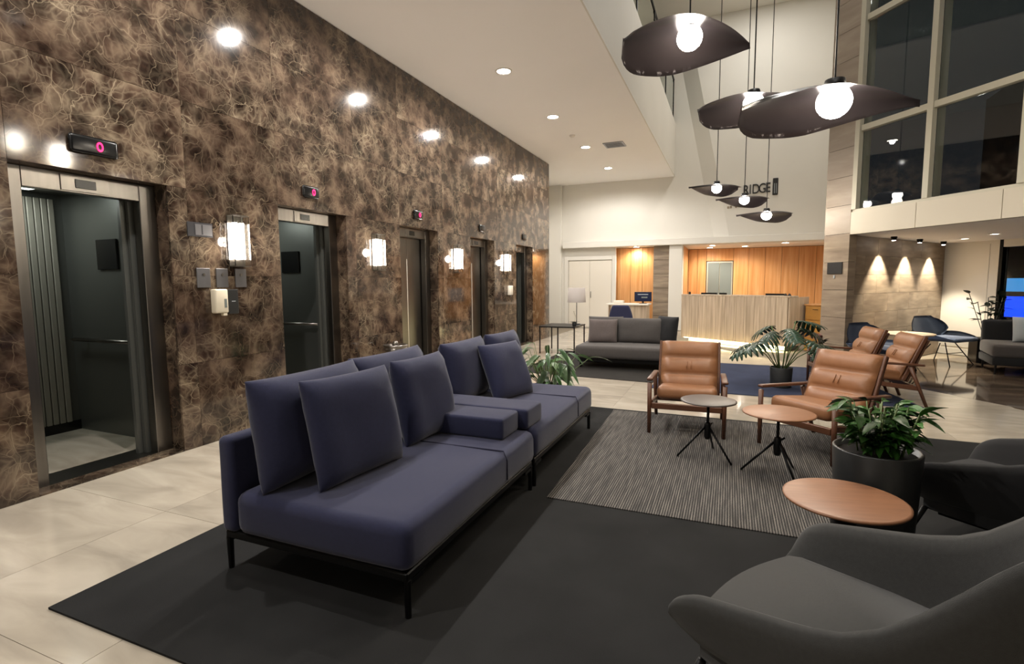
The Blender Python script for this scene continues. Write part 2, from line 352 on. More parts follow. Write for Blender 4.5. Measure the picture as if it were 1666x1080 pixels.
# floor: a bedding slab and individually laid tiles, beige in the lobby and dark beyond the window line
fl = struct('floor', B((-6.2, -3, -.12), (9.5, 18.6, -.012)), M['joint'])
TS, G = 1.05, .0012
def tiles(test_p, test_n, mt, org, ax, ay, ni, nj, size, keep):
    k = 0
    for i in range(*ni):
        for j in range(*nj):
            o = org+ax*(i*size)+ay*(j*size)
            q = [o+ax*G+ay*G, o+ax*(size-G)+ay*G, o+ax*(size-G)+ay*(size-G), o+ax*G+ay*(size-G)]
            q = clip(q, test_p, test_n)
            for cpnt, cn in keep: q = clip(q, cpnt, cn) if len(q) > 2 else []
            if len(q) < 3: continue
            ar = abs(sum(q[a].x*q[(a+1) % len(q)].y-q[(a+1) % len(q)].x*q[a].y for a in range(len(q))))/2
            if ar < .02: continue
            part('floor_tile', fl, prism([(v.x, v.y) for v in q], -.012, 0), mt); k += 1
    return k
kb = tiles(wp(0), WN, M['floor'], Vector((XW, -1.05)), Vector((1, 0)), Vector((0, 1)), (0, 12), (0, 17), TS,
      [(Vector((9, 0)), Vector((1, 0)))])
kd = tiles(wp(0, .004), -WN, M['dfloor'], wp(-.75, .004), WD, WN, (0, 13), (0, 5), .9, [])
print('tiles', kb, kd)

# ---- left wall: marble panels, five lift openings
DOORS = [(1.93, 2.97), (4.13, 5.17), (6.30, 7.34), (8.49, 9.53), (10.68, 11.72)]
DT, REC = 2.28, .15
wl = bmesh.new(); ys = -2.6
for a, b in DOORS: box(wl, (XW-.3, ys, 0), (XW-.022, a-.022, 4.44)); box(wl, (XW-.3, a-.022, DT+.022), (XW-.022, b+.022, 4.44)); ys = b+.022
box(wl, (XW-.3, ys, 0), (XW-.022, 12.93, 4.44))
wall_left = struct('wall_left', wl, M['bjoint'])
def mpanel(y0, y1, z0, z1, g=.0012):
    if y1-y0 < .02: return
    part('marble_panel', wall_left, B((XW-.02, y0+g, z0+g), (XW, y1-g, z1-g)), M['marble'])
HZ = [0, .76, 1.53, DT, 3.02, 3.76, 4.455]
edges = [-2.6, -1.4, -.25]
for k, (a, b) in enumerate(DOORS):
    lo = edges[-1] if k == 0 else DOORS[k-1][1]+.17
    cols = [(-2.6, -1.4), (-1.4, -.25), (-.25, .9), (.9, a)] if k == 0 else [(lo, a)]
    for c0, c1 in cols:
        for z0, z1 in zip(HZ, HZ[1:]): mpanel(c0, c1, z0, z1)
    for z0, z1 in zip(HZ, HZ[1:]):
        if z0 >= DT: mpanel(a, b+.17, z0, z1)
        elif k < 5: mpanel(b, b+.17, z0, z1)
for z0, z1 in zip(HZ, HZ[1:]): mpanel(DOORS[-1][1]+.17, 12.94, z0, z1)
part('end_panel', wall_left, B((XW-.3, 12.932, 0), (XW, 12.95, 4.44)), M['marble'])
for a, b in DOORS:      # marble lining of each opening
    part('reveal_panel', wall_left, B((XW-REC-.1, b, 0), (XW-.021, b+.02, DT+.02)), M['marble'])
    part('reveal_panel', wall_left, B((XW-REC-.1, a-.02, 0), (XW-.021, a, DT+.02)), M['marble'])
    part('reveal_panel', wall_left, B((XW-REC-.1, a+.001, DT), (XW-.021, b-.001, DT+.02)), M['marble'])
    part('threshold_panel', wall_left, B((XW-REC+.002, a+.001, -.01), (XW+.001, b-.001, .012)), M['marble'])

# ---- lifts: steel portal, door leaves, car
WHERE = ['nearest the camera with its car standing open', 'second from the camera, open onto a dark car', 'third from the camera with both doors shut', 'fourth from the camera with both doors shut', 'farthest from the camera, open and dark']
for k, (a, b) in enumerate(DOORS):
    x0 = XW-REC
    t = thing('lift', 'stainless steel lift entrance '+WHERE[k], 'lift', (x0, (a+b)/2, 0), group='lifts along the marble wall')
    h = (b-a)/2-.002; ih = h-.13
    fr = part('jamb', t, B((-.09, -h, 0), (0, -ih, DT-.002), .004, 1), M['steel']); part('jamb', t, B((-.09, ih, 0), (0, h, DT-.002), .004, 1), M['steel'])
    hd = part('header', t, B((-.09, -ih, DT-.14), (-.002, ih, DT-.002), .004, 1), M['steel'])
    part('indicator_plate', t, B((-.003, -.16, DT-.13), (.006, .16, DT-.012), .003, 1), M['steel'])
    part('sensor_window', t, B((.005, -.07, DT-.105), (.012, .07, DT-.04), .003, 1), M['black'])
    part('sill', t, B((-.3, -ih, -.011), (-.001, ih, .006)), M['steel'])
    op = k in (0, 1, 4)
    zt = DT-.14
    if op:
        part('door_leaf', t, B((-.135, ih-.035, .008), (-.10, ih+.28, zt+.02)), M['dsteel'], label='door leaf slid open')
        part('door_leaf', t, B((-.175, ih-.075, .008), (-.14, ih+.24, zt+.02)), M['dsteel'], label='door leaf slid open')
        part('door_leaf', t, B((-.135, -ih-.28, .008), (-.10, -ih+.02, zt+.02)), M['dsteel'], label='door leaf slid open')
        cx0, cx1, cw = -1.55, -.24, .62
        part('car_floor', t, B((cx0, -cw, -.011), (-.301, cw, .004)), M['floor'])
        part('car_back', t, B((cx0-.03, -cw, 0), (cx0, cw, 2.35)), M['dsteel'])
        part('car_side', t, B((cx0, -cw-.03, 0), (cx1, -cw, 2.35)), M['steel']); part('car_side', t, B((cx0, cw, 0), (cx1, cw+.03, 2.35)), M['dsteel'])
        part('car_ceiling', t, B((cx0, -cw, 2.33), (cx1, cw, 2.36)), M['dsteel'])
        for sx in (-.5, -.15, .2): part('wall_panel', t, B((cx0+.001, sx-.15, .12), (cx0+.012, sx+.18, 2.28), .003, 1), M['dsteel'])
        part('side_panel', t, B((cx0+.02, -cw, .1), (cx0+.42, -cw+.012, 2.28), .003, 1), M['steel'])
        part('notice_frame', t, B((-1.02, cw-.022, 1.60), (-.72, cw-.001, 1.88), .004, 1), M['black'])
        part('handrail', t, T([(-1.42, cw-.07, .93), (-.36, cw-.07, .93)], .018), M['steel'], True)
        for yy in (-1.3, -.5): part('rail_bracket', t, T([(yy, cw-.005, .93), (yy, cw-.07, .93)], .012), M['steel'], True)
        for yy in range(6): part('fluted_strip', t, B((cx0+.012, cw-.40+yy*.055, .10), (cx0+.03, cw-.352+yy*.055, 2.28), .006, 1), M['satin'])
        part('skirting', t, B((cx0, -cw, .004), (cx0+.015, cw, .1)), M['black'])
        for zz in (.93, 1.03): part('side_rail', t, T([(-.85, -cw+.05, zz), (-.45, -cw+.05, zz)], .013), M['steel'], True)
        part('car_fill_panel', t, B((-1.4, -.3, 2.322), (-1.0, .3, 2.329)), M['dimlens'])  # glowing panel added to go with the fill lamp
        lamp('AREA', 'car_fill_lamp', (x0-1.2, (a+b)/2, 2.31), (3, 2.2, 2)[(0, 1, 4).index(k)], (.95, 1, .95), size=.4)  # fill lamp added so the car interior does not go black
    else:
        part('door_leaf', t, B((-.135, -ih-.02, .008), (-.10, -.0015, zt+.01)), M['steel']); part('door_leaf', t, B((-.135, .0015, .008), (-.10, ih+.02, zt+.01)), M['steel'])
        part('seam_glint', t, B((-.10, -.008, .008), (-.097, .006, zt-.32)), M['paper'])  # light reflected at the door seam, put in as a pale strip
        part('shaft_back', t, B((-.3, -ih-.1, 0), (-.28, ih+.1, 2.3)), M['black'])
    # floor display above the portal
    dcol = M['led']
    dz = 2.47
    dm = thing('floor_display', 'black lift floor display above '+['the nearest lift, red zero lit', 'the second lift, red zero lit', 'the third lift, red digit lit', 'the fourth lift', 'the farthest lift'][k], 'display', (XW, (a+b)/2+.02-(.08 if k else .03), dz), group='floor displays over the lifts')
    hwid = .16 if k == 0 else .12
    part('housing', dm, B((.001, -hwid, -.065), (.03, hwid, .065), .02, 3), M['black'], True)
    if k < 3:
        z = lathe([(.016, -.003), (.026, -.003), (.026, .003), (.016, .003), (.016, -.003)], 20)
        bmesh.ops.transform(z, matrix=Matrix.Translation((.033, .03, 0)) @ Matrix.Diagonal((1, .85, 1.35, 1)) @ Matrix.Rotation(PI/2, 4, 'Y'), verts=z.verts)
        part('digit', dm, z, dcol)

# ---- ceilings, mezzanine slab and fascia
cs = struct('ceiling', B((-5.6, -2.6, SLAB_Z), (-1.57, 16, SLAB_Z+.25)), M['ceil'])
struct('ceiling_2', prism([(-5.6, -3), (10, -3), tuple(wp(TL, .2)), tuple(wp(-.3, .25)), (3.1, 16.3), (-5.6, 16.3)], VOID_Z, VOID_Z+.2), M['white'])
fas = struct('trim_1', B((-1.75, -2.6, SLAB_Z+.001), (-1.55, 15.99, 5.92)), M['white'])
bt = thing('balustrade', 'glass balustrade with dark posts along the mezzanine edge', 'railing', (-1.63, 0, 5.92))
for y in (3, 5.2, 7.4, 9.6, 11.8, 14.0, 15.9):
    part('post', bt, B((-.02, y-.02, 0), (.02, y+.02, 1.2), .004, 1), M['bmetal'])
for y in (3, 5.2, 7.4, 9.6, 11.8, 14.0):
    part('glass_pane', bt, B((-.006, y+.03, .06), (.006, min(y+2.17, 15.87), 1.08)), M['rail'])
part('handrail', bt, T([(0, 0, 1.22), (0, 15.95, 1.22)], .025), M['bmetal'], True)
struct('wall_left_upper', B((-5.6, -2.6, SLAB_Z+.25), (-4.6, 16, VOID_Z)), M['white'])

# ---- back wall with header beam, pilasters, door, reception opening
YB = 16.0
bw = bmesh.new()
box(bw, (-5.6, YB, ALC_Z+.002), (-1.2, YB+.3, VOID_Z)); box(bw, (-5.6, YB, 0), (-4.86, YB+.3, ALC_Z)); box(bw, (-1.2, YB, ALC_Z+.002), (3.1, YB+.3, VOID_Z))
wall_back = struct('wall_back', bw, M['white'])
# the right-hand upper field stands forward and ends in a slanting edge
bm = bmesh.new()
P = [(-.05, ALC_Z+.18), (2.85, ALC_Z+.18), (2.85, VOID_Z), (-1.25, VOID_Z)]
f = [bm.verts.new((x, YB-.22, z)) for x, z in P]; g_ = [bm.verts.new((x-(.42 if i in (0, 3) else 0), YB+.01, z)) for i, (x, z) in enumerate(P)]
bm.faces.new(f); bm.faces.new(g_[::-1])
for k in range(4): bm.faces.new((f[k], f[(k+1) % 4], g_[(k+1) % 4], g_[k]))
struct('wall_back_upper', bm, M['white'])
struct('trim_2', B((-4.86, YB-.25, ALC_Z), (2.85, YB, ALC_Z+.19), .01, 1), M['white'])
struct('trim_3', B((-5.45, YB-.12, 0), (-4.94, YB, SLAB_Z), .01, 1), M['white'])          # tall white pilaster beside the marble wall
struct('wall_recess', B((-5.6, 12.96, 0), (-5.45, YB, SLAB_Z)), M['white'])
# white sliding door in the back wall
d1 = struct('door_1', B((-4.86, YB+.02, 0), (-3.24, YB+.10, ALC_Z)), M['white'])
part('door_panel', d1, B((-4.72, YB-.01, .02), (-4.05, YB+.02, 2.10), .008, 1), M['paper']); part('door_panel', d1, B((-4.04, YB-.01, .02), (-3.36, YB+.02, 2.10), .008, 1), M['paper'])
for y0, y1 in ((-4.86, -4.74), (-3.34, -3.22)): part('door_frame', d1, B((y0, YB-.04, 0), (y1, YB+.02, 2.24), .006, 1), M['white'])
part('door_frame', d1, B((-4.74, YB-.04, 2.12), (-3.34, YB+.02, 2.24), .006, 1), M['white'])
part('handle', d1, T([(-4.0, YB-.05, .95), (-4.0, YB-.05, 1.15)], .012), M['steel'], True)
# niche of orange veneer boards
nb = struct('wall_niche', B((-3.6, YB+.5, 0), (-2.1, YB+.56, ALC_Z)), M['hand'])
for x0, x1 in ((-3.55, -3.2), (-3.2, -2.86), (-2.86, -2.5), (-2.5, -2.12)): part('veneer_board', nb, B((x0+.004, YB+.46, .02), (x1-.004, YB+.5, ALC_Z-.01), .003, 1), M['wood'])
# stone pier in courses and the narrow white pilaster
pr = struct('wall_pier', B((-2.10, YB+.03, 0), (-1.66, YB+.28, ALC_Z)), M['bjoint'])
for k in range(6): part('stone_block', pr, B((-2.11, YB-.0, k*.415+.004), (-1.65, YB+.3, (k+1)*.415-.004 if k < 5 else ALC_Z-.002), .004, 1), M['stone'])
struct('trim_4', B((-1.65, YB-.14, 0), (-1.28, YB+.3, ALC_Z), .008, 1), M['white'])
# alcove
al = bmesh.new(); box(al, (-5.6, YB+.3, ALC_Z), (3.5, 18.5, ALC_Z+.1)); struct('ceiling_3', al, M['ceil'])
struct('wall_right_alcove', B((3.35, YB+.2, 0), (3.45, 18.4, ALC_Z)), M['wood'])
struct('wall_right_back', prism([(1.58, 9.88), (2.86, 16.3), (3.1, 16.3), (1.82, 9.88)], 0, VOID_Z), M['white'])
struct('wall_left_alcove', B((-1.32, YB+.3, 0), (-1.28, 18.4, ALC_Z)), M['wood'])
wd = struct('wall_reception', B((-1.28, 18.3, 0), (3.45, 18.4, ALC_Z)), M['hand'])
x = -1.27; i = 0
for x0, x1, z0 in [(-1.27, -.99, 0), (-.99, -.72, 0), (.10, .55, 0), (.55, 1.02, 0), (1.02, 1.48, 0), (1.48, 1.95, 0), (1.95, 2.42, 0), (2.42, 2.9, 0), (2.9, 3.35, 0), (-.72, .10, 2.08)]:
    part('veneer_board', wd, B((x0+.004, 18.26, z0+.01), (x1-.004, 18.3, ALC_Z-.01), .003, 1), M['wood'])
d2 = struct('door_2', B((-.70, 18.27, 0), (.08, 18.31, 2.07)), M['frame'])
part('glass_leaf', d2, B((-.66, 18.24, .02), (-.32, 18.27, 2.03), .004, 1), M['lightgrey']); part('glass_leaf', d2, B((-.30, 18.24, .02), (.05, 18.27, 2.03), .004, 1), M['lightgrey'])

# ---- stone pillar at the window line
pa, pb = wp(-.47), wp(0)
pil = struct('wall_pillar', prism([tuple(wp(-.46, .01)), tuple(wp(-.01, .01)), tuple(wp(-.01, .13)), tuple(wp(-.46, .13))], 0, VOID_Z), M['bjoint'])
zc = 0; k = 0
while zc < VOID_Z-.01:
    z1 = min(zc+.43, VOID_Z)
    part('stone_block', pil, prism([tuple(wp(-.47, 0)), tuple(wp(0, 0)), tuple(wp(0, .14)), tuple(wp(-.47, .14))], zc+.003, z1-.003), M['pstone_lit'] if zc > 2.0 else M['stone']); zc = z1; k += 1  # same stone: lit upper and unlit lower courses set by colour

# ---- window wall above the pale band
BZ0, BZ1 = LOW_Z, 2.46
bnd = struct('wall_right', prism([tuple(wp(0, .03)), tuple(wp(TL, .03)), tuple(wp(TL, .3)), tuple(wp(0, .3))], BZ0+.001, BZ1-.002), M['joint'])
for k in range(14): part('fascia_panel', bnd, prism([tuple(wp(k*1.0+.004, 0)), tuple(wp(k+1-.004, 0)), tuple(wp(k+1-.004, .029)), tuple(wp(k+.004, .029))], BZ0, BZ1), M['band'])
def wbox(t0, t1, s0, s1, z0, z1): return prism([tuple(wp(t0, s0)), tuple(wp(t1, s0)), tuple(wp(t1, s1)), tuple(wp(t0, s1))], z0, z1)
win = struct('window_1', wbox(0, TL, .02, .2, BZ1, BZ1+.04), M['frame'])
TR = [BZ1, 3.67, 5.22, 6.75, VOID_Z]
for z in TR[1:-1]: part('transom', win, wbox(.09, TL, .02, .12, z-.04, z+.04), M['frame'])
part('transom', win, wbox(.09, TL, .02, .12, VOID_Z-.08, VOID_Z), M['frame'])
k = 0
while k*1.06 < TL:
    t0 = k*1.06; part('mullion', win, wbox(t0, t0+.075, 0, .22, BZ1+.04, VOID_Z), M['frame']); k += 1
for k in range(6):
    for z0, z1 in zip(TR, TR[1:]):
        part('pane', win, wbox(k*1.06+.08, k*1.06+1.055, .07, .085, z0+.05, z1-.05), M['pane'])
part('pane', win, wbox(6*1.06+.08, TL, .07, .085, BZ1+.05, VOID_Z-.1), M['pane'])['kind'] = 'stuff'
# dim neighbouring facade outside
tag(obj('neighbouring_building', B((7.5, 9.5, 0), (16, 22, 7.2)), M['outside']), 'dim grey building outside the tall windows', 'building')

# ---- low ceiling, stone wall, white wall and dark glazing on the right
lowc = prism([tuple(wp(0, .1)), tuple(SW0+Vector((-.16, .06))), tuple(CORN+Vector((0, .25))), tuple(CORN+RD*16+Vector((.25, .1))), tuple(wp(TL, .1))], LOW_Z, LOW_Z+.08)
struct('ceiling_4', lowc, M['ceil'])
SD = (CORN-SW0); SL = SD.length; SDn = SD.normalized(); SN = Vector((-SDn.y, SDn.x))
def sbox(t0, t1, s0, s1, z0, z1):
    q = [SW0+SDn*t0+SN*s0, SW0+SDn*t1+SN*s0, SW0+SDn*t1+SN*s1, SW0+SDn*t0+SN*s1]; return prism([tuple(v) for v in q], z0, z1)
sw = struct('wall_stone', sbox(-.12, SL+.15, .03, .2, 0, LOW_Z), M['bjoint'])
for r in range(7):
    z0, z1 = r*.305, min((r+1)*.305, LOW_Z-.002); t0 = -.12-(r % 2)*.45
    while t0 < SL:
        t1 = min(t0+.9, SL)
        if t1 > -.12: part('stone_slab', sw, sbox(max(t0, -.12)+.002, t1-.002, .0, .029, z0+.002, z1-.002), M['stone'])
        t0 += .9
RN = Vector((.80, .60))
def rbox(t0, t1, s0, s1, z0, z1):
    q = [CORN+RD*t0+RN*s0, CORN+RD*t1+RN*s0, CORN+RD*t1+RN*s1, CORN+RD*t0+RN*s1]; return prism([tuple(v) for v in q], z0, z1)
struct('wall_right_low', rbox(0, .93, .0, .2, 0, LOW_Z), M['white'])
part('wall_panel', bpy.data.objects['wall_right_low'], rbox(.05, .78, -.012, 0, .16, LOW_Z-.06), M['white'])
struct('baseboard_right', rbox(0, .93, -.02, -.001, 0, .12), M['white'])
g2 = struct('window_2', rbox(.95, 1.0, -.04, .12, 0, LOW_Z), M['bmetal'])
part('header_bar', g2, rbox(1.0, 15, -.03, .1, 2.0, LOW_Z), M['white'])
for k in range(8): part('glass_pane', g2, rbox(1.02+k*1.5, 1.02+k*1.5+1.44, .03, .045, .05, 1.99), M['pane']); part('door_stile', g2, rbox(1.02+k*1.5+1.44, 1.02+(k+1)*1.5, 0, .08, 0, 2.0), M['bmetal'])
part('bottom_rail', g2, rbox(1.0, 15, 0, .08, 0, .05), M['bmetal'])
# shell behind the camera
struct('wall_front', B((-5.6, -3.1, 0), (9.5, -2.95, VOID_Z)), M['white'])
tag(obj('ground', B((4, -6, -.2), (22, 24, -.125)), M['outside']), 'dark ground outside the glazing', 'ground')

# ---- wall signs in the void: letters and emblem
def text_mesh(body, size, depth=.02):
    cu = bpy.data.curves.new('t', 'FONT'); cu.body = body; cu.size = size; cu.extrude = depth; cu.align_x = 'LEFT'
    o = bpy.data.objects.new('t', cu); C.objects.link(o); dg = bpy.context.evaluated_depsgraph_get()
    me = bpy.data.meshes.new_from_object(o.evaluated_get(dg)); bpy.data.objects.remove(o); return me
sg = thing('wall_sign', 'dark raised lettering with an emblem high on the white back wall', 'sign', (.26, YB-.24, 3.80))
xx = 0
for ch, wdt in (('R', .19), ('I', .09), ('D', .20), ('G', .21), ('E', .18)):
    me = text_mesh(ch, .36); me.materials.append(M['hand'])
    o = bpy.data.objects.new('letter', me); C.objects.link(o); o.parent = sg; o.location = (xx, 0, -.02+xx*.05); o.rotation_euler = (PI/2, 0, 0); o.scale = (.74, 1, 1); xx += wdt*.80
part('emblem', sg, B((.73, -.015, -.08), (.86, .02, .36), .01, 1), M['hand'])
part('emblem_bar', sg, B((.765, -.025, -.04), (.78, -.016, .22)), M['lgrey']); part('emblem_bar', sg, B((.81, -.025, -.04), (.825, -.016, .22)), M['lgrey'])
s2 = thing('small_wall_sign', 'row of small grey letters under the dark lettering on the back wall', 'sign', (-.12, YB-.235, 3.43))
for i in range(4):
    for j in range(2):
        part('letter', s2, B((i*.2+j*.07, -.01, j*.01+i*.012), (i*.2+j*.07+.05, .01, .06+j*.012+i*.012), .006, 1), M['stone'])

# ---------------------------------------------------------------- lamps
def downlight(i, x, y, z, label, group, r=.095, es=None):
    t = thing('downlight', label, 'downlight', (x, y, z), group=group)
    part('trim_ring', t, lathe([(r, .0), (r+.025, -.001), (r+.025, -.008), (r, -.010), (r, 0)], 24), M['trim'], True)
    part('lens', t, lathe([(0, -.004), (r-.002, -.004), (r-.002, -.001), (0, -.001)], 24), M['lens'])
ORD = ['behind the camera', 'just above the frame', 'nearest of the row in view', 'second of the row in view', 'third of the row in view', 'fourth of the row in view', 'farthest of the row, by the back wall']
for i, (x, y) in enumerate(SLAB_LIGHTS):
    downlight(i, x, y, SLAB_Z, 'round recessed downlight in the mezzanine ceiling, '+ORD[i], 'downlights in the mezzanine ceiling')
for i, (x, y) in enumerate(LOW_LIGHTS):
    downlight(i, x, y, LOW_Z, 'round downlight in the low right ceiling, '+['above the white wall', 'above the blue-grey chair side', 'beyond the frame', 'farthest beyond the frame'][i], 'downlights in the low ceiling', .05)
for i, (x, y) in enumerate(ALC_LIGHTS[:5]):
    lamp('SPOT', 'reception_lamp', (x, y if y > 16.3 or i else y, (ALC_Z if y > 16.3 else ALC_Z)-.03), 42, (1, .93, .80), size=.05, spot=160, blend=.7)
    downlight(i, x, y, ALC_Z, 'bright downlight in the reception ceiling, '+['over the veneer niche', 'left of the middle', 'right, near the pillar', 'middle of the alcove', 'over the inner doorway'][i], 'reception downlights', .09)
for i, t_ in enumerate((.80, 1.85, 2.95)):
    p = SW0+SDn*t_-SN*.20; q = SW0+SDn*t_-SN*.05
    lamp('SPOT', 'wall_washer_lamp', (p.x, p.y, LOW_Z-.10), 115, (1, .88, .68), (q.x, q.y, .40), size=.02, spot=84, blend=.5)
    t = thing('ceiling_spotlight', 'small ceiling spotlight aimed at the stone wall, '+['nearest the pillar', 'middle of three', 'nearest the white wall'][i], 'spotlight', (p.x, p.y, LOW_Z), group='spotlights washing the stone wall')
    part('collar', t, lathe([(0, 0), (.045, 0), (.045, -.02), (.03, -.06), (0, -.06)], 16), M['bmetal'], True); part('lens', t, lathe([(0, -.066), (.026, -.066), (.026, -.061), (0, -.061)], 16), M['lens'])
# smoke detector, vent
sd = obj('smoke_detector', lathe([(0, -.045), (.03, -.045), (.055, -.02), (.06, 0), (0, 0)], 24), M['trim'], None, True, (-3.083, 10.665, SLAB_Z)); tag(sd, 'small round smoke detector on the mezzanine ceiling', 'detector')
v = thing('ceiling_vent', 'square slatted air vent in the mezzanine ceiling', 'vent', (-2.43, 11.75, SLAB_Z))
for (x0, y0, x1, y1) in ((-.22, -.22, .22, -.19), (-.22, .19, .22, .22), (-.22, -.19, -.19, .19), (.19, -.19, .22, .19)): part('frame', v, B((x0, y0, -.014), (x1, y1, 0)), M['plate'])
part('backing', v, B((-.19, -.19, -.003), (.19, .19, 0)), M['black'])
for k in range(6): part('slat', v, B((-.19, -.17+k*.062, -.012), (.19, -.145+k*.062, -.005)), M['plate'])
# wall sconces between the lifts
for i, y in enumerate((3.60, 5.74, 7.94, 10.08)):
    t = thing('wall_sconce', 'lit glass box sconce '+['beside the nearest lift above the grey wall plates', 'between the second and third lifts', 'between the third and fourth lifts', 'before the farthest lift'][i], 'wall lamp', (XW, y, 1.86), group='sconces on the marble wall')
    part('back_plate', t, B((.001, -.085, -.24), (.012, .085, .24), .003, 1), M['steel'])
    for yy in (-.036, .036): part('tube', t, T([(.045, yy, -.17), (.045, yy, .17)], .022, 12), M['tube'], True)
    part('glass_front', t, B((.085, -.085, -.235), (.091, .085, .235)), M['frost'])
    for yy in (-.088, .083): part('glass_side', t, B((.013, yy, -.235), (.084, yy+.005, .235)), M['frost'])
    for zz in (-.24, .233): part('cap', t, B((.013, -.088, zz), (.091, .088, zz+.008)), M['steel'])
    part('divider', t, B((.092, -.004, -.235), (.096, .004, .235)), M['steel'])
    lamp('POINT', 'sconce_lamp', (XW+.14, y, 1.86), 9, (1, .88, .76), size=.06)

# leaf-shaped pendants
def pendant(name_label, pos, L_, rz, tilt=0, cable_top=VOID_Z, energy=16, wid=.325, tipk=1.0):
    t = thing('pendant_lamp', name_label, 'pendant lamp', pos, rz, 'leaf-shaped pendant lamps')
    bm = bmesh.new(); n, mm = 28, 12; rows = []
    def halfw(s):          # s from -1 (round end) to 1 (tip)
        return wid*L_*(max(0, 1-abs((s+.25)/.75)**2.8)**.5 if s < -.25 else (1-((s+.25)/1.25)**1.5)**tipk)
    for i in range(n+1):
        s = -1+2*(i/n)**1.0; hw = max(halfw(s), .004); x = s*L_/2+.02*L_
        row = []
        for j in range(mm+1):
            q = j/mm*2-1
            zc_ = .045*L_*(1-abs(s)**2.0)
            z = zc_-(q*q)*(.10*L_)*min(1, hw/(wid*L_)+.1)-q*.02*L_*s+.01*L_
            row.append(bm.verts.new((x, q*hw+.075*L_*(1 if rz < 2.5 else -1), z)))
        rows.append(row)
    for a_, b_ in zip(rows, rows[1:]):
        for j in range(mm): bm.faces.new((a_[j], a_[j+1], b_[j+1], b_[j]))
    bmesh.ops.solidify(bm, geom=bm.faces[:], thickness=.012)
    Mx = Matrix.Rotation(tilt, 4, 'X'); bmesh.ops.transform(bm, matrix=Mx, verts=bm.verts)
    part('shade', t, bm, M['shade'], True)
    r = .09*L_
    bz = .13*L_-r*.75
    part('globe', t, lathe([(r*math.sin(PI*k/14), -.02+bz*.0-r*math.cos(PI*k/14)) for k in range(15)], 24), M['bulb'], True)
    part('lamp_holder', t, lathe([(0, .10*L_), (.05*L_, .10*L_), (.06*L_, .06*L_), (.06*L_, .045*L_), (0, .045*L_)], 20), M['shadeo'], True)
    part('cable', t, T([(0, 0, .11*L_), (0, 0, cable_top-pos[2])], .006, 6), M['bmetal'])
    lamp('POINT', 'pendant_bulb_lamp', (pos[0], pos[1], pos[2]-r-.06), energy, (1, .86, .66), size=r)
    return t
def onray(px, py, dist):
    u = (px-833)/F; w_ = -(py-540)/F; a = u*cr-w_*sr; e = u*sr+w_*cr
    b = cp+e*sp; c = -sp+e*cp; v = Vector((cy*a-sy*b, sy*a+cy*b, c)); return Vector((0, 0, EYE))+v*(dist/Vector((v.x, v.y)).length)
VR = math.atan2(sy, cy)
pendant('large dark leaf pendant with its tip to the right, highest in the picture', onray(1122, 57, 4.3), 1.02, VR+.12, -.30)
pendant('dark leaf pendant partly hidden behind the largest one', onray(1226, 165, 5.3), .98, VR-.25, -.22)
pendant('largest dark leaf pendant, its long tip crossing the windows', onray(1357, 160, 3.75), 1.06, VR-.05, -.18, tipk=1.35)
pendant('small distant leaf pendant with its tip to the left, leftmost of the far three', onray(1166, 304, 9.0), .85, VR+PI+.15, .12, energy=10)
pendant('small distant leaf pendant in front of the wall lettering', onray(1211, 323, 9.4), .85, VR+PI, .15, energy=10)
pendant('small distant leaf pendant hanging lowest of all', onray(1247, 348, 9.8), .90, VR+PI-.1, .15, energy=10)
pendant('leaf pendant beyond the right edge, mirrored in the marble over the nearest lift', Vector((2.5, 5.1, 4.0)), .98, VR, 0)

# ---------------------------------------------------------------- rugs
rg = thing('lounge_rug', 'large charcoal rug under the navy sofa and the armchairs', 'rug', (0, 0, 0))
part('field', rg, prism([(-2.79, 1.225), (5.9, 1.225), (4.2, 5.62), (-2.79, 5.84)], .0, .010), M['rug'])
tag(obj('ribbed_rug', prism([(-1.09, 3.18), (1.0, 3.18), (1.0, 5.66), (-1.16, 5.72)], .0105, .016), M['ribbed']), 'pale ribbed grey rug laid over the charcoal rug under the round tables', 'rug')
tag(obj('blue_rug', prism([(-.95, 7.15), (2.07, 7.02), (1.55, 9.7), (-.95, 9.75)], 0, .010), M['rugblue']), 'slate blue rug under the potted plant with cut leaves', 'rug')
tag(obj('grey_rug', prism([(-3.15, 7.72), (-.97, 7.52), (-.97, 10.4), (-3.15, 10.4)], 0, .010), M['ruggrey']), 'dark grey rug under the grey sofa', 'rug')
RT = .010

# ---------------------------------------------------------------- navy modular sofa
def sofa_module(x0, x1, y0, y1, label, zt=.42, backh=.69, mt=None):
    t = thing('modular_sofa', label, 'sofa', ((x0+x1)/2, (y0+y1)/2, RT), group='navy sofa modules'); w2, d2 = (x1-x0)/2, (y1-y0)/2
    part('seat', t, pad((-w2+.10, -d2, .20), (w2, d2, zt), .055, 3, .006, 14), M['navy'], True)
    part('seat_seam', t, T([(-w2+.12, .27, zt+.001), (w2-.02, .27, zt+.004), (w2+.003, .27, zt-.05), (w2+.003, .27, .25)], .0045, 6), M['navyd'], True)
    part('backrest', t, pad((-w2, -d2+.005, .20), (-w2+.095, d2-.005, backh), .03, 8, .003, 8), M['navy'], True)
    part('frame', t, B((-w2+.01, -d2+.02, .165), (w2-.02, d2-.02, .205), .006, 1), M['bmetal'])
    for sx in (-w2+.02, w2-.03):
        for sy2 in (-d2+.035, d2-.035):
            lg = bmesh.new(); tube(lg, [(sx, sy2, 0), (sx, sy2, .17)], [.014, .017], 8); box(lg, (sx-.012, min(sy2, sy2-.12*(1 if sy2 > 0 else -1)), .145), (sx+.012, max(sy2, sy2-.12*(1 if sy2 > 0 else -1)), .165))
            part('leg', t, lg, M['bmetal'])
    return t
X0, X1 = -2.33, -1.21
sofa_module(X0, X1, 1.74, 3.30, 'near navy fabric sofa module with black legs, carrying the two biggest cushions')
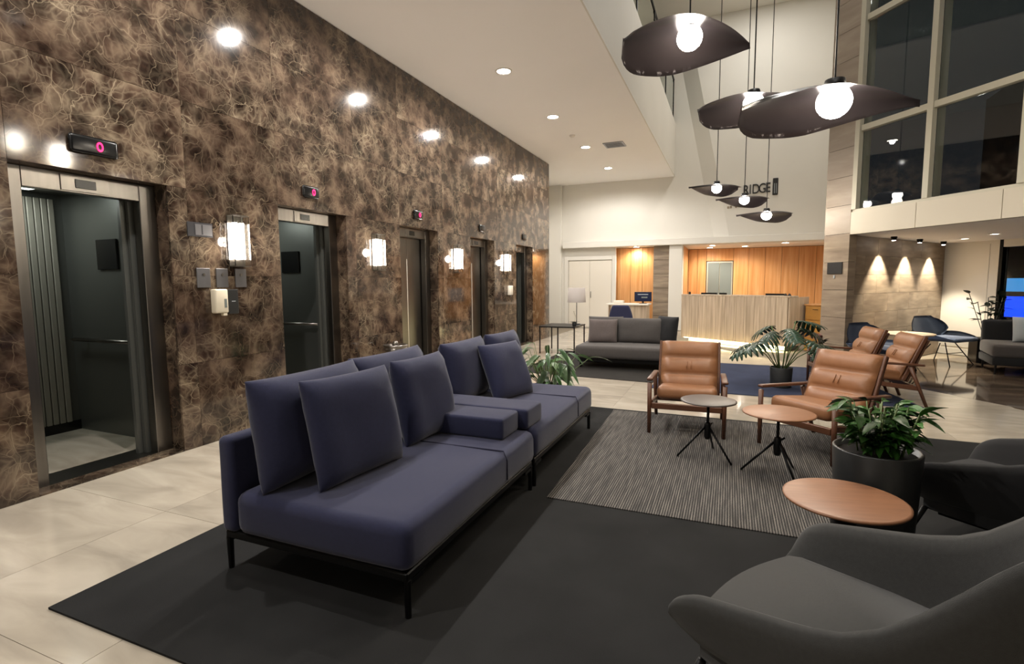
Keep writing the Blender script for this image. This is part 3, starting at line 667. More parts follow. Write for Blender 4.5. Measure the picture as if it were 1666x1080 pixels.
sofa_module(X0, X1, 3.31, 4.93, 'far navy fabric sofa module with black legs, beyond the middle armrest block')
ar = thing('armrest_block', 'low navy upholstered block across the middle of the sofa', 'armrest', (-1.70, 3.28, .432))
part('cushion_half', ar, pad((-.46, -.30, 0), (.38, -.02, .14), .022, 4, .003, 6), M['navy'], True); part('cushion_half', ar, pad((-.52, -.01, 0), (.44, .30, .14), .022, 6, .003, 6), M['navy'], True)
def loose(name, label, wd, ht, th, x, y, z, rz, lean, mt, seed, group, n=18):
    """cushion whose face looks along local -y; lean tips the top backwards (+y)"""
    bm = cushion(wd, ht, th, seed, n)
    o = obj(name, bm, mt, None, True); o.matrix_world = place(x, y, z, rz, -lean); return tag(o, label, 'cushion', group)
SC = 'loose cushions on the navy sofa'
# rz = 90 deg turns the face (-y) to +x
loose('cushion', 'tall navy back cushion at the near end of the sofa', .78, .56, .24, -2.06, 2.16, .43, R(90), .14, M['navy'], 1, SC)
loose('cushion', 'navy back cushion behind the second pair of pillows on the near module', .78, .56, .22, -2.10, 2.93, .43, R(90), .12, M['navy'], 2, SC)
loose('cushion', 'large square navy pillow tilted in front of the nearest back cushion', .60, .56, .17, -1.79, 2.20, .425, R(83), .22, M['navy'], 3, SC)
loose('cushion', 'square navy pillow standing next to the armrest block', .56, .55, .18, -1.82, 2.93, .425, R(88), .20, M['navy'], 4, SC)
loose('cushion', 'navy back cushion beyond the armrest block', .74, .53, .22, -2.08, 3.98, .43, R(90), .12, M['navy'], 5, SC)
loose('cushion', 'square navy pillow turned askew on the far module', .54, .52, .16, -1.74, 4.22, .425, R(74), .40, M['navy'], 6, SC)
loose('cushion', 'navy cushion at the far end of the sofa', .60, .54, .20, -2.00, 4.66, .43, R(86), .16, M['navy'], 7, SC)

# ---------------------------------------------------------------- barrel armchairs
def barrel_shell(W=.37, dep=.42, fr=.42, t=.075, harm=.47, hback=.93, zb=.24):
    pts = []
    # plan: left tip, back round to the right tip
    n = 60
    for i in range(n+1):
        s = i/n; s = s-.9*math.sin(2*PI*s)/(2*PI)*1.0          # closer sections at the tips
        if s < .22: u = s/.22; x, y = -W, fr-(fr+.02)*u
        elif s > .78: u = (1-s)/.22; x, y = W, fr-(fr+.02)*u
        else:
            th = PI*(s-.22)/.56; ct, st = math.cos(th), math.sin(th)
            x = -W*math.copysign(abs(ct)**.8, ct); y = -.02-(dep-.02)*abs(st)**.8
        k = min(s, 1-s)
        hb = max(0, min(1, (k-.22)/.20)); hb = hb*hb*(3-2*hb)
        h = harm+.11*min(1, k/.22); q_ = max(0, min(1, (k-.20)/.20)); h += (hback-harm-.11)*q_*q_*(3-2*q_)
        e = min(1, k/.06); e = math.sqrt(max(0, 1-(1-e)**2))   # rounded tip
        pts.append((Vector((x, y, 0)), h, e, hb))
    bm = bmesh.new(); rings = []
    for i, (p, h, e, hb) in enumerate(pts):
        tn = (pts[min(i+1, n)][0]-pts[max(i-1, 0)][0]).normalized(); nrm = Vector((tn.y, -tn.x, 0))
        if nrm.dot(Vector((p.x, p.y+.0, 0))) < 0: nrm = -nrm
        mid = (h+zb)/2+.03; hh = (h-zb)/2
        tt = t*(.45+.55*e)
        zt_ = h-.07*(1-e); zl = zb+.05*(1-e)
        flare = .05+.03*hb; ring = []
        prof = [(-.5, 0.0), (-.5, .3), (-.48, .6), (-.46, .85), (-.30, .965), (0, 1.0), (.30, .965), (.47, .85), (.5, .6), (.5, .3), (.5, .12), (.30, 0.0)]
        for q, v in prof:
            z = zl+(zt_-zl)*v; off = q*tt+flare*(v-.5)*1.6-(.07*(1-v)**3)
            ring.append(bm.verts.new(p+nrm*off+Vector((0, .03*(1-v)*max(0, (p.y-.05)/fr), z))))
        rings.append(ring)
    m_ = len(rings[0])
    for a_, b_ in zip(rings, rings[1:]):
        for k in range(m_): bm.faces.new((a_[k], a_[(k+1) % m_], b_[(k+1) % m_], b_[k]))
    bm.faces.new(rings[0]); bm.faces.new(rings[-1][::-1])
    return bm
def dseat(W, fr, bk, z0, z1, bev=.035):
    q = []
    for i in range(25):
        th = PI*i/24; q.append((-W*math.copysign(abs(math.cos(th))**.7, math.cos(th)), -bk*abs(math.sin(th))**.8))
    for i in range(1, 12):
        u = i/12; q.append((W-2*W*u, fr+.05*math.sin(PI*u)))
    q = [(-W, fr*.98)]+q[:25]+[(W, fr*.98)]+q[25:]
    bm = prism(q, z0, z1)
    es = [e for e in bm.edges if abs(e.verts[0].co.z-e.verts[1].co.z) < 1e-6]
    bmesh.ops.bevel(bm, geom=es, offset=bev, segments=4, profile=.5, affect='EDGES'); return bm
def barrel_chair(label, mt, x, y, rz, z=RT, **kw):
    t = thing('barrel_armchair', label, 'armchair', (x, y, z), rz, 'barrel armchairs at the right edge of the rug')
    part('shell', t, barrel_shell(**kw), mt, True)
    part('seat', t, dseat(.315, .38, .36, .20, .375), mt, True)
    part('seat_base', t, dseat(.29, .32, .30, .185, .222, .008), M['bmetal'])
    for sx in (-1, 1):
        part('leg', t, T([(sx*.32, .36, .22), (sx*.35, .44, 0)], [.014, .010], 8), M['bmetal'], True); part('leg', t, T([(sx*.22, -.20, .19), (sx*.27, -.30, 0)], [.014, .010], 8), M['bmetal'], True)
    return t
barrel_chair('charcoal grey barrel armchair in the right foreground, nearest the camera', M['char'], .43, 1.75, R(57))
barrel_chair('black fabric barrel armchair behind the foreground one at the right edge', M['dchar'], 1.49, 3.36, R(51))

# ---------------------------------------------------------------- round tables
def tripod_table(label, x, y, z, r, tm, rz=0, splay=.24, drum=False):
    t = thing('round_table', label, 'side table', (x, y, z), rz, 'round tripod side tables')
    H_ = .475
    part('tabletop', t, lathe([(0, H_), (r-.012, H_), (r, H_-.004), (r, H_-.012), (r-.03, H_-.020), (0, H_-.020)], 48), tm, True)
    if drum:
        part('column', t, lathe([(0, .015), (.05, .015), (.05, H_-.021), (0, H_-.021)], 28), M['bmetal'], True); part('base', t, lathe([(0, 0), (.15, 0), (.15, .006), (.13, .014), (0, .014)], 36), M['bmetal'], True); return t
    part('post', t, T([(0, 0, .16), (0, 0, H_-.02)], .011, 10), M['bmetal'], True)
    part('hub', t, lathe([(0, .15), (.020, .15), (.026, .17), (.026, .27), (.018, .29), (0, .29)], 16), M['bmetal'], True)
    part('crank_knob', t, T([(.02, 0, .26), (.06, 0, .275)], .008, 8), M['bmetal'], True)
    for k in range(3):
        a = k*2*PI/3+.4; part('leg', t, T([(.02*math.cos(a), .02*math.sin(a), .25), (splay*math.cos(a), splay*math.sin(a), .006)], [.010, .008], 8), M['bmetal'], True)
    return t
RR = .016
tripod_table('round grey-topped table with black tripod legs before the middle tan armchair', -.13, 4.42, RR, .215, M['ttop2'], 1.0)
tripod_table('round walnut-topped tripod table before the tilted tan armchair', .36, 4.18, RR, .245, M['ttop'], .6)
tripod_table('round walnut table top nearest the camera, before the big planter', .50, 2.62, RT, .245, M['ttop'], .2, .20, drum=True)

# ---------------------------------------------------------------- tan leather armchairs
def tan_chair(label, x, y, rz, z=RR, first=None):
    if first:
        c = copytree(first); c.location = (x, y, z); c.rotation_euler = (0, 0, rz); c['label'] = label; return c
    t = thing('tan_armchair', label, 'armchair', (x, y, z), rz, 'tan leather armchairs with walnut frames')
    W = .33                                         # front looks along -y
    # back cushion in channels, tilted
    def rollpad(n, length, wd, th, seed):
        bm = bmesh.new(); m1, m2 = n*8, 12
        g_ = {}
        for s in (1, -1):
            for i in range(m1+1):
                v = i/m1; c = abs(math.sin(PI*v*n)); puff = .42+.58*c**.55
                for j in range(m2+1):
                    u = j/m2*2-1; e = (1-abs(u)**8)**.5 if abs(u) < 1 else 0
                    ends = 1
                    yy = s*th/2*puff*max(e, .12)*(1 if s > 0 else .55)
                    yy += noise.noise(Vector((u*6, v*9, seed)))*.006
                    g_[s, i, j] = bm.verts.new((u*wd/2, -yy, v*length))
        for s in (1, -1):
            for i in range(m1):
                for j in range(m2): bm.faces.new([g_[s, a, b] for a, b in ((i, j), (i+1, j), (i+1, j+1), (i, j+1))])
        for i in range(m1):
            for j in (0, m2): bm.faces.new((g_[1, i, j], g_[1, i+1, j], g_[-1, i+1, j], g_[-1, i, j]))
        for j in range(m2):
            for i in (0, m1): bm.faces.new((g_[1, i, j], g_[1, i, j+1], g_[-1, i, j+1], g_[-1, i, j]))
        return bm
    bm = rollpad(3, .53, .55, .13, 3)
    bmesh.ops.transform(bm, matrix=place(0, .14, .318, 0, -.42), verts=bm.verts)
    part('back_cushion', t, bm, M['leather'], True)
    sb = pad((-.27, -.34, .28), (.27, .16, .40), .045, 5, .006, 6)
    bmesh.ops.transform(sb, matrix=Matrix.Translation((0, 0, .012)) @ Matrix.Rotation(-.10, 4, 'X'), verts=sb.verts)
    part('seat_cushion', t, sb, M['leather'], True)
    part('back_panel', t, B((-.26, .075, 0), (.26, .10, .53), .01, 2, place(0, .14, .30, 0, -.38)), M['walnut'])
    for s in (-1, 1):
        part('leg', t, T([(s*W, -.33, 0), (s*W, -.33, .48)], [.017, .022], 10), M['walnut'], True)
        part('leg', t, T([(s*W, .40, 0), (s*W, .22, .46)], [.017, .022], 10), M['walnut'], True)
        am = B((s*W-.028, -.37, .482), (s*W+.028, .33, .508), .011, 2, Matrix.Rotation(-.05, 4, 'X')); part('armrest', t, am, M['walnut'], True)
        part('side_rail', t, B((s*(W-.015)-.014, -.33, .22), (s*(W-.015)+.014, .30, .27), .006, 1, Matrix.Rotation(-.12, 4, 'X')), M['walnut'])
        part('back_stile', t, B((s*.285-.014, .02, -.02), (s*.285+.014, .06, .53), .006, 1, place(0, .14, .325, 0, -.38)), M['walnut'])
    part('front_rail', t, B((-W+.02, -.345, .235), (W-.02, -.315, .29), .005, 1), M['walnut']); part('rear_rail', t, B((-W+.02, .24, .19), (W-.02, .27, .25), .005, 1), M['walnut'])
    for s in (-.02, .02): part('pleat', t, T([(s, .165, .55), (s+.004, .20, .62)], .004, 6), M['leather'], True)
    return t
tc0 = tan_chair('tan leather armchair facing the camera behind the grey-topped table', -.35, 5.30, R(2))
tan_chair('tan leather armchair turned to the left behind the walnut tripod table', .75, 5.00, R(-42), first=tc0)
tan_chair('tan leather armchair seen from the side by the pillar, nearer of two', 1.66, 7.40, R(-82), RT*0, first=tc0)
tan_chair('tan leather armchair seen from the side by the pillar, farther of two', 1.46, 8.17, R(-80), RT*0, first=tc0)

# ---------------------------------------------------------------- leaves and plants
def leaf_mesh(name, L_, W_, mt, curl=.5, fold=.25, n=7, tipy=1.6):
    bm = bmesh.new(); rows = []
    for i in range(n+1):
        s = i/n; hw = W_/2*(math.sin(PI*min(1, s**.8)))**.8 if 0 < s < 1 else .0015
        z = -curl*L_*s*s; rows.append([bm.verts.new((-hw, s*L_, z+fold*hw)), bm.verts.new((0, s*L_, z)), bm.verts.new((hw, s*L_, z+fold*hw))])
    for a_, b_ in zip(rows, rows[1:]):
        for j in range(2): bm.faces.new((a_[j], a_[j+1], b_[j+1], b_[j]))
    bmesh.ops.solidify(bm, geom=bm.faces[:], thickness=.0015)
    return mesh_from(name, bm, mt, True)
def cut_leaf_mesh(L_=.30, W_=.26, mt=None, nf=6):
    """a leaf cut into fingers to each side of the midrib"""
    bm = bmesh.new()
    def quad(pts): bm.faces.new([bm.verts.new(p) for p in pts])
    for s in (-1, 1):
        for k in range(nf):
            y0, y1 = L_*k/nf, L_*(k+.90)/nf; full = math.sin(PI*(k+.9)/(nf+1.2))**.7; w_ = W_/2*full; sw_ = .10*L_*(k/nf+.2)
            pz = lambda x, y: -.9*abs(x)*abs(x)/W_*1.8-.35*y*y/L_+.02*abs(x)
            P_ = []
            for u in (0, .35, .7, 1.0):
                sh = 1-.0*u; wdn = (y1-y0)*(1 if u < .8 else .35)
                yc = (y0+y1)/2+sw_*u; P_.append((s*w_*u, yc-wdn/2, yc+wdn/2))
            P_[0] = (0, y0, L_*(k+1)/nf)
            for a_, b_ in zip(P_, P_[1:]): quad([(a_[0], a_[1], pz(a_[0], a_[1])), (b_[0], b_[1], pz(b_[0], b_[1])), (b_[0], b_[2], pz(b_[0], b_[2])), (a_[0], a_[2], pz(a_[0], a_[2]))])
    bmesh.ops.remove_doubles(bm, verts=bm.verts, dist=.0005)
    bmesh.ops.solidify(bm, geom=bm.faces[:], thickness=.002)
    return mesh_from('leaf', bm, mt, True)
def put_leaf(t, me, base, az, elev, s=1, roll=0, name='leaf'):
    """base point; the leaf points along azimuth az rising at elev"""
    o = bpy.data.objects.new(name, me); C.objects.link(o); o.parent = t
    o.matrix_local = Matrix.Translation(base) @ Matrix.Rotation(az-PI/2, 4, 'Z') @ Matrix.Rotation(elev, 4, 'X') @ Matrix.Rotation(roll, 4, 'Y') @ Matrix.Scale(s, 4)
    return o
def planter(t, r0, r1, h, mt, lip=.012, soilz=.03):
    part('pot', t, lathe([(0, 0), (r0, 0), (r0+.004, .01), (r1, h-.006), (r1-.004, h), (r1-lip, h), (r1-lip-.002, h-soilz-.02), (0, h-soilz-.02)], 48), mt, True)
    part('soil', t, lathe([(0, h-soilz+.004), (r1-lip-.004, h-soilz), (r1-lip-.004, h-soilz-.018), (0, h-soilz-.018)], 32), M['soil'])
# big planter with dense green plant
rn = random.Random(5)
t = thing('potted_green_plant', 'leafy green plant in a tall dark planter between the round tables', 'plant', (.72, 3.10, RR))
planter(t, .165, .195, .575, M['pot'], .014)
lm = leaf_mesh('leaf', .11, .05, M['leaf'], .35, .3); lm2 = leaf_mesh('leaf', .085, .038, M['leaf'], .55, .3)
for k in range(42):
    az = rn.uniform(0, 2*PI); rr = rn.uniform(.01, .11); tilt = rn.uniform(.0, .42); ln = rn.uniform(.12, .27)
    b0 = Vector((rr*math.cos(az), rr*math.sin(az), .55)); d = Vector((math.cos(az)*math.sin(tilt), math.sin(az)*math.sin(tilt), math.cos(tilt)))
    e0 = b0+d*ln; part('stem', t, T([b0, b0+d*ln*.5+Vector((0, 0, .01)), e0], .004, 5), M['stem'], True)
    for j in range(6):
        put_leaf(t, (lm, lm2)[j % 2], b0.lerp(e0, .30+.14*j), az+rn.uniform(-1.5, 1.5), rn.uniform(-.2, .9), rn.uniform(.7, 1.15), rn.uniform(-.5, .5))
put_leaf(t, leaf_mesh('leaf', .24, .11, M['leaf'], .2, .3), (.05, .06, .70), .8, .35, 1.1); put_leaf(t, lm, (.08, .05, .68), .3, .5, 1.3)
# monstera on the blue rug
rn = random.Random(11)
t = thing('potted_monstera', 'plant with big cut leaves in a small black pot on the blue rug', 'plant', (.68, 7.80, RT))
planter(t, .125, .14, .27, M['pot2'], .01)
cm = cut_leaf_mesh(.36, .34, M['leaf2'])
for az, ln, tilt, el in ((0.2, .42, .75, .1), (-.5, .38, .9, -.1), (2.6, .42, .80, -.1), (3.3, .40, .85, -.15), (1.2, .50, .35, .2), (4.2, .52, .35, -.15), (5.0, .54, .25, -.2), (2.2, .55, .3, -.05), (.7, .56, .45, 0), (3.9, .46, .6, -.1), (5.6, .48, .6, -.1), (.45, .62, .2, .1), (1.8, .44, .5, .2)):
    b0 = Vector((.05*math.cos(az), .05*math.sin(az), .245)); d = Vector((math.cos(az)*math.sin(tilt), math.sin(az)*math.sin(tilt), math.cos(tilt)))
    e0 = b0+d*ln+Vector((0, 0, .04)); part('stem', t, T([b0, b0.lerp(e0, .5)+Vector((0, 0, .04)), e0], .007, 6), M['stem'], True)
    put_leaf(t, cm, e0, az, el, rn.uniform(.8, 1.05), rn.uniform(-.3, .3))
# pale-edged plant behind the navy sofa
rn = random.Random(3)
t = thing('potted_lily_plant', 'bushy plant with pale glossy leaves at the far end of the navy sofa', 'plant', (-1.92, 5.62, RT*0+.01))
planter(t, .13, .16, .26, M['pot2'], .01)
l3 = leaf_mesh('leaf', .24, .065, M['leaf3'], .75, .3); l4 = leaf_mesh('leaf', .22, .06, M['leaf'], .6, .3)
for k in range(70):
    az = rn.uniform(0, 2*PI); ln = rn.uniform(.12, .52)*(1 if rn.random() < .8 else 1.1); tilt = rn.uniform(.05, .9)
    b0 = Vector((.06*math.cos(az), .06*math.sin(az), .235)); d = Vector((math.cos(az)*math.sin(tilt), math.sin(az)*math.sin(tilt), math.cos(tilt)))
    e0 = b0+d*ln; part('stem', t, T([b0, e0], .003, 5), M['stem'], True)
    put_leaf(t, (l3, l4)[k % 2], e0, az+rn.uniform(-.4, .4), rn.uniform(-.3, .5), rn.uniform(.75, 1.15), rn.uniform(-.5, .5))

# ---------------------------------------------------------------- grey sofa, side table, lamp, flowers
t = thing('grey_sofa', 'warm grey sofa with a deep seat in front of the reception', 'sofa', (-1.62, 8.95, RT))
part('seat', t, pad((-.76, -.58, .17), (.78, .45, .38), .06, 9, .005, 12), M['gfab'], True)
part('backrest', t, pad((-.74, .34, .20), (.80, .50, .74), .04, 2, .004, 8), M['gfab'], True)
part('frame', t, B((-.72, -.50, .10), (.74, .42, .17), .01, 1), M['bmetal'])
for sx in (-.68, .70):
    for sy2 in (-.44, .38): part('leg', t, T([(sx, sy2, 0), (sx, sy2, .10)], .02), M['bmetal'])
SG = 'cushions on the grey sofa'
loose('cushion', 'square rosy grey pillow at the left of the grey sofa', .50, .42, .15, -2.02, 8.92, .385, R(6), .24, M['gfab2'], 21, SG)
loose('cushion', 'wide grey back cushion in the middle of the grey sofa', .80, .44, .18, -1.40, 9.06, .385, R(-2), .18, M['gfab'], 22, SG)
loose('cushion', 'dark grey cushion standing at the left end behind the square pillow', .62, .45, .16, -2.02, 9.13, .385, R(3), .16, M['gfab'], 24, SG)
loose('cushion', 'black cushion turned sideways at the right end of the grey sofa', .46, .48, .16, -.98, 9.02, .385, R(-40), .16, M['dchar'], 23, SG)
t = thing('side_table', 'black metal side table beside the grey sofa', 'side table', (-3.12, 10.25, RT))
part('tabletop', t, B((-.42, -.40, .53), (.34, .40, .555), .004, 1), M['bmetal'])
for sx, sy2 in ((-.40, -.38), (.32, -.38), (-.40, .38), (.32, .38), (-.02, -.38)): part('leg', t, B((sx-.011, sy2-.011, 0), (sx+.011, sy2+.011, .53)), M['bmetal'])
t = thing('table_lamp', 'table lamp with a grey drum shade standing on the black side table', 'table lamp', (-2.93, 10.50, RT+.555))
part('base', t, lathe([(0, 0), (.08, 0), (.08, .012), (.012, .02), (0, .02)], 24), M['bmetal'], True); part('pole', t, T([(0, 0, .015), (0, 0, .50)], .008), M['bmetal'], True)
part('lamp_shade', t, lathe([(.19, .46), (.175, .76), (.171, .76), (.186, .46), (.19, .46)], 32), M['linen'], True); part('shade_spider', t, T([(-.175, 0, .50), (.175, 0, .50)], .004, 6), M['bmetal'])
t = thing('orchid', 'small dark-leaved orchid in a pot on the black side table', 'plant', (-2.87, 10.12, RT+.555))
planter(t, .035, .045, .07, M['pot2'], .006, .012); lo_ = leaf_mesh('leaf', .12, .035, M['leaf4'], .6, .2)
for k in range(7): put_leaf(t, lo_, (0, 0, .062), k*.9, .6, 1)
part('stem', t, T([(0, 0, .06), (.02, 0, .2), (-.02, 0, .30)], .003, 5), M['stem'])
fb = leaf_mesh('petal', .035, .03, M['pink'], .2, .2)
for k in range(6): put_leaf(t, fb, (.015-.006*k, 0, .18+.022*k), k*1.3, .2, 1, 0, 'petal')

# ---------------------------------------------------------------- reception desk
DA = Vector((-1.06, 13.17)); DB = Vector((1.09, 11.75)); dd = (DB-DA); DL = dd.length; ddn = dd.normalized(); dn = Vector((-ddn.y, ddn.x))
t = thing('reception_desk', 'long reception desk clad in pale oak boards with a lit plinth', 'reception desk', (DA.x, DA.y, 0), math.atan2(ddn.y, ddn.x))
nb_ = 11
for k in range(nb_): part('front_board', t, B((DL*k/nb_+.002, 0, .10), (DL*(k+1)/nb_-.002, .03, 1.10), .002, 1), M['ash'])
for k in range(3): part('end_board', t, B((DL, k*.25+.032, .10), (DL+.03, k*.25+.278, 1.10), .002, 1), M['ash'])
part('counter', t, B((-.0, -.005, 1.10), (DL+.04, .34, 1.13), .004, 1), M['ash']); part('work_surface', t, B((.02, .34, .72), (DL-.02, .78, .75), .004, 1), M['paper'])
part('plinth', t, B((.1, .16, 0), (DL-.1, .70, .10)), M['lightgrey']); part('carcass', t, B((.01, .03, .101), (DL-.001, .06, 1.095)), M['hand'])
part('led_strip', t, B((.05, .05, .085), (DL-.05, .07, .098)), M['strip'])
L1 = lamp('AREA', 'desk_glow', ((DA.x+DB.x)/2, (DA.y+DB.y)/2, .085), 30, (1, .93, .55), size=DL-.2, sy_=.05)
L1.location = ((DA+DB)/2-dn*.04).to_3d()+Vector((0, 0, .09)); L1.rotation_euler = (R(25), 0, math.atan2(ddn.y, ddn.x))
def deskpt(u, s=.5): return DA+ddn*u+dn*s
SCR = 'monitors on the reception desk'
for i, (u, s, wd_) in enumerate(((.42, .50, .44), (.78, .52, .20), (2.05, .50, .44))):
    p = deskpt(u, s); t2 = thing('monitor', 'dark monitor behind the counter, '+['at the left end of the reception desk', 'small, second from the left', 'right of the middle'][i], 'monitor', (p.x, p.y, .75), math.atan2(ddn.y, ddn.x), SCR)
    part('base', t2, B((-.09, -.07, 0), (.09, .07, .012), .003, 1), M['black']); part('neck', t2, B((-.02, -.01, .012), (.02, .01, .15)), M['black']); part('bezel', t2, B((-wd_/2, -.03, .14), (wd_/2, -.011, .415), .004, 1), M['black']); part('display', t2, B((-wd_/2+.01, -.0105, .15), (wd_/2-.01, -.008, .405)), M['monitor'])
for i, u in enumerate((2.42, 2.50)):
    p = deskpt(u, .2); tag(obj('counter_ornament', lathe([(0, .05), (.012, .045), (.03, .02), (.035, 0), (0, 0)], 16), M['hand'], None, True, (p.x, p.y, 1.13)), 'small dark object on the right end of the reception counter, '+['left one', 'right one'][i], 'ornament', 'small dark objects on the counter')
p = deskpt(.14, .12); tag(obj('card_holder', lathe([(0, 0), (.03, 0), (.025, .05), (.02, .06), (0, .06)], 12), M['hand'], None, True, (p.x, p.y, 1.13)), 'small dark holder on the left end of the reception counter', 'holder')
# drawer cabinet between the desk and the pillar
t = thing('drawer_cabinet', 'low orange wooden drawer cabinet right of the reception desk', 'cabinet', (1.63, 12.05, 0), R(-30))
part('body', t, B((-.20, 0, .0), (.20, .40, .93), .004, 1), M['drawer']); part('top', t, B((-.22, -.02, .93), (.22, .42, .955), .004, 1), M['wood'])
for k in range(3):
    dr = part('drawer', t, B((-.185, -.018, .06+k*.29), (.185, -.001, .33+k*.29), .003, 1), M['drawer']); part('handle', dr, T([(-.05, -.03, .27+k*.29), (.05, -.03, .27+k*.29)], .005, 6), M['bmetal'])
# concierge desk in front of the niche
t = thing('concierge_desk', 'white-topped small desk before the veneer niche', 'desk', (-2.55, 14.6, 0))
part('tabletop', t, B((-.62, -.28, .80), (.55, .28, .84), .004, 1), M['paper']); part('modesty_panel', t, B((-.50, -.20, .02), (.50, -.17, .795)), M['ash'])
for s in (-.55, .48): part('side_panel', t, B((s, -.24, 0), (s+.03, .24, .799)), M['ash'])
t = thing('desk_monitor', 'black monitor on the concierge desk', 'monitor', (-2.18, 14.55, .84))
part('base', t, B((-.1, -.07, 0), (.1, .07, .012), .003, 1), M['black']); part('neck', t, B((-.02, -.0, .012), (.02, .02, .10)), M['black']); part('bezel', t, B((-.23, -.02, .06), (.23, -.001, .32), .004, 1), M['black']); part('display', t, B((-.22, -.024, .07), (.22, -.0205, .31)), M['monitor'])
part('window_bar', t, B((-.14, -.026, .24), (.14, -.0245, .262)), M['lgrey']); part('window_glow', t, B((-.04, -.026, .15), (.12, -.0245, .19)), M['lightgrey'])
tag(obj('paper_tray', B((-2.98, 14.5, .842), (-2.72, 14.72, .92), .01, 1), M['paper']), 'white paper tray at the left end of the concierge desk', 'tray')
t = thing('office_chair', 'navy upholstered chair at the concierge desk, seen over the grey sofa', 'chair', (-2.42, 12.9, 0), PI)
bk = pad((-.30, -.05, 0), (.30, .05, .42), .045, 3, .004, 6)
for v_ in bk.verts: v_.co.x *= 1-.35*(v_.co.z/.42)**2
bmesh.ops.transform(bk, matrix=place(0, .24, .46, 0, -.12), verts=bk.verts)
part('backrest', t, bk, M['navy'], True)
part('seat', t, pad((-.28, -.26, .38), (.28, .24, .48), .04, 5, .004, 6), M['navy'], True)
for sx in (-.22, .22):
    for sy2 in (-.2, .2): part('leg', t, T([(sx, sy2, 0), (sx*.9, sy2*.9, .385)], .012), M['bmetal'], True)

# ---------------------------------------------------------------- wall bits on the marble
WP = 'wall plates beside the nearest lift'
for nm, lb, y0, y1, z0, z1, mt, cat in (('wall_sign_plate', 'dark framed sign plate left of the nearest sconce', 3.12, 3.36, 1.875, 2.0, 'sign', 'sign'),
        ('call_button_plate', 'grey steel plate under the sconce, leftmost of three', 3.18, 3.31, 1.425, 1.60, 'plate', 'plate'),
        ('call_button_plate', 'grey steel plate under the sconce, middle of three', 3.37, 3.49, 1.425, 1.60, 'plate', 'plate'),
        ('call_button_plate', 'grey steel plate under the sconce, rightmost of three', 3.57, 3.69, 1.425, 1.60, 'plate', 'plate')):
    t = thing(nm, lb, cat, (XW, (y0+y1)/2, (z0+z1)/2), group=WP if cat == 'plate' else None); hw, hh = (y1-y0)/2, (z1-z0)/2
    part('plate', t, B((.001, -hw, -hh), (.012, hw, hh), .003, 1), M[mt])
    if cat == 'sign': part('sign_face', t, B((.012, -hw+.07, -hh+.015), (.015, hw-.01, hh-.015)), M['plate']); part('sign_bar', t, B((.015, .01, -hh+.02), (.017, .02, hh-.02)), M['sign'])
    else: part('button', t, (lambda q: (bmesh.ops.transform(q, matrix=Matrix.Translation((.012, 0, .03)) @ Matrix.Rotation(PI/2, 4, 'Y'), verts=q.verts), q)[1])(lathe([(0, .006), (.012, .006), (.014, 0), (0, 0)], 16)), M['steel'])
t = thing('hand_sanitiser', 'ivory hand sanitiser dispenser on the marble beside the nearest lift', 'dispenser', (XW, 3.365, 1.30))
part('body', t, B((.001, -.065, -.11), (.075, .065, .11), .014, 3), M['ivory'], True); part('nozzle', t, B((.03, .01, -.135), (.07, .05, -.112), .004, 1), M['ivory']); part('window', t, B((.075, .02, -.06), (.077, .045, .02)), M['lightgrey'])
t = thing('card_reader', 'dark green-grey card reader next to the ivory dispenser', 'card reader', (XW, 3.525, 1.29)); part('housing', t, B((.001, -.055, -.115), (.022, .055, .115), .005, 1), M['pot']); part('slot', t, B((.022, -.02, .0), (.0235, .02, .008)), M['lgrey'])
t = thing('white_dispenser', 'small white dispenser below the farthest sconce', 'dispenser', (XW, 10.25, 1.28)); part('body', t, B((.001, -.08, -.10), (.07, .08, .10), .012, 2), M['paper'], True); part('nozzle', t, B((.03, -.02, -.13), (.06, .02, -.101)), M['plate'])
t = thing('pillar_sign', 'small dark sign plate on the stone pillar', 'sign', (*wp(-.235, -.001), 1.63), math.atan2(WD.y, WD.x)); part('plate', t, B((-.14, -.014, -.09), (.14, -.001, .09), .003, 1), M['hand']); part('emblem', t, B((-.02, -.010, -.16), (.01, -.002, -.11), .003, 1), M['lgrey'])
# steel pedestal bin at the third lift
t = thing('ash_bin', 'stainless steel pedestal bin against the marble near the third lift', 'bin', (-4.08, 5.72, 0))
part('body', t, lathe([(0, 0), (.13, 0), (.13, .02), (.05, .04), (.045, .52), (.15, .56), (.15, .60), (0, .60)], 28), M['steel'], True); part('dish', t, lathe([(.15, .601), (.16, .62), (.16, .64), (.14, .635), (.10, .605), (0, .602)], 28), M['steel'], True); part('knob', t, lathe([(0, .69), (.03, .68), (.04, .65), (.04, .603), (0, .603)], 16), M['steel'], True)

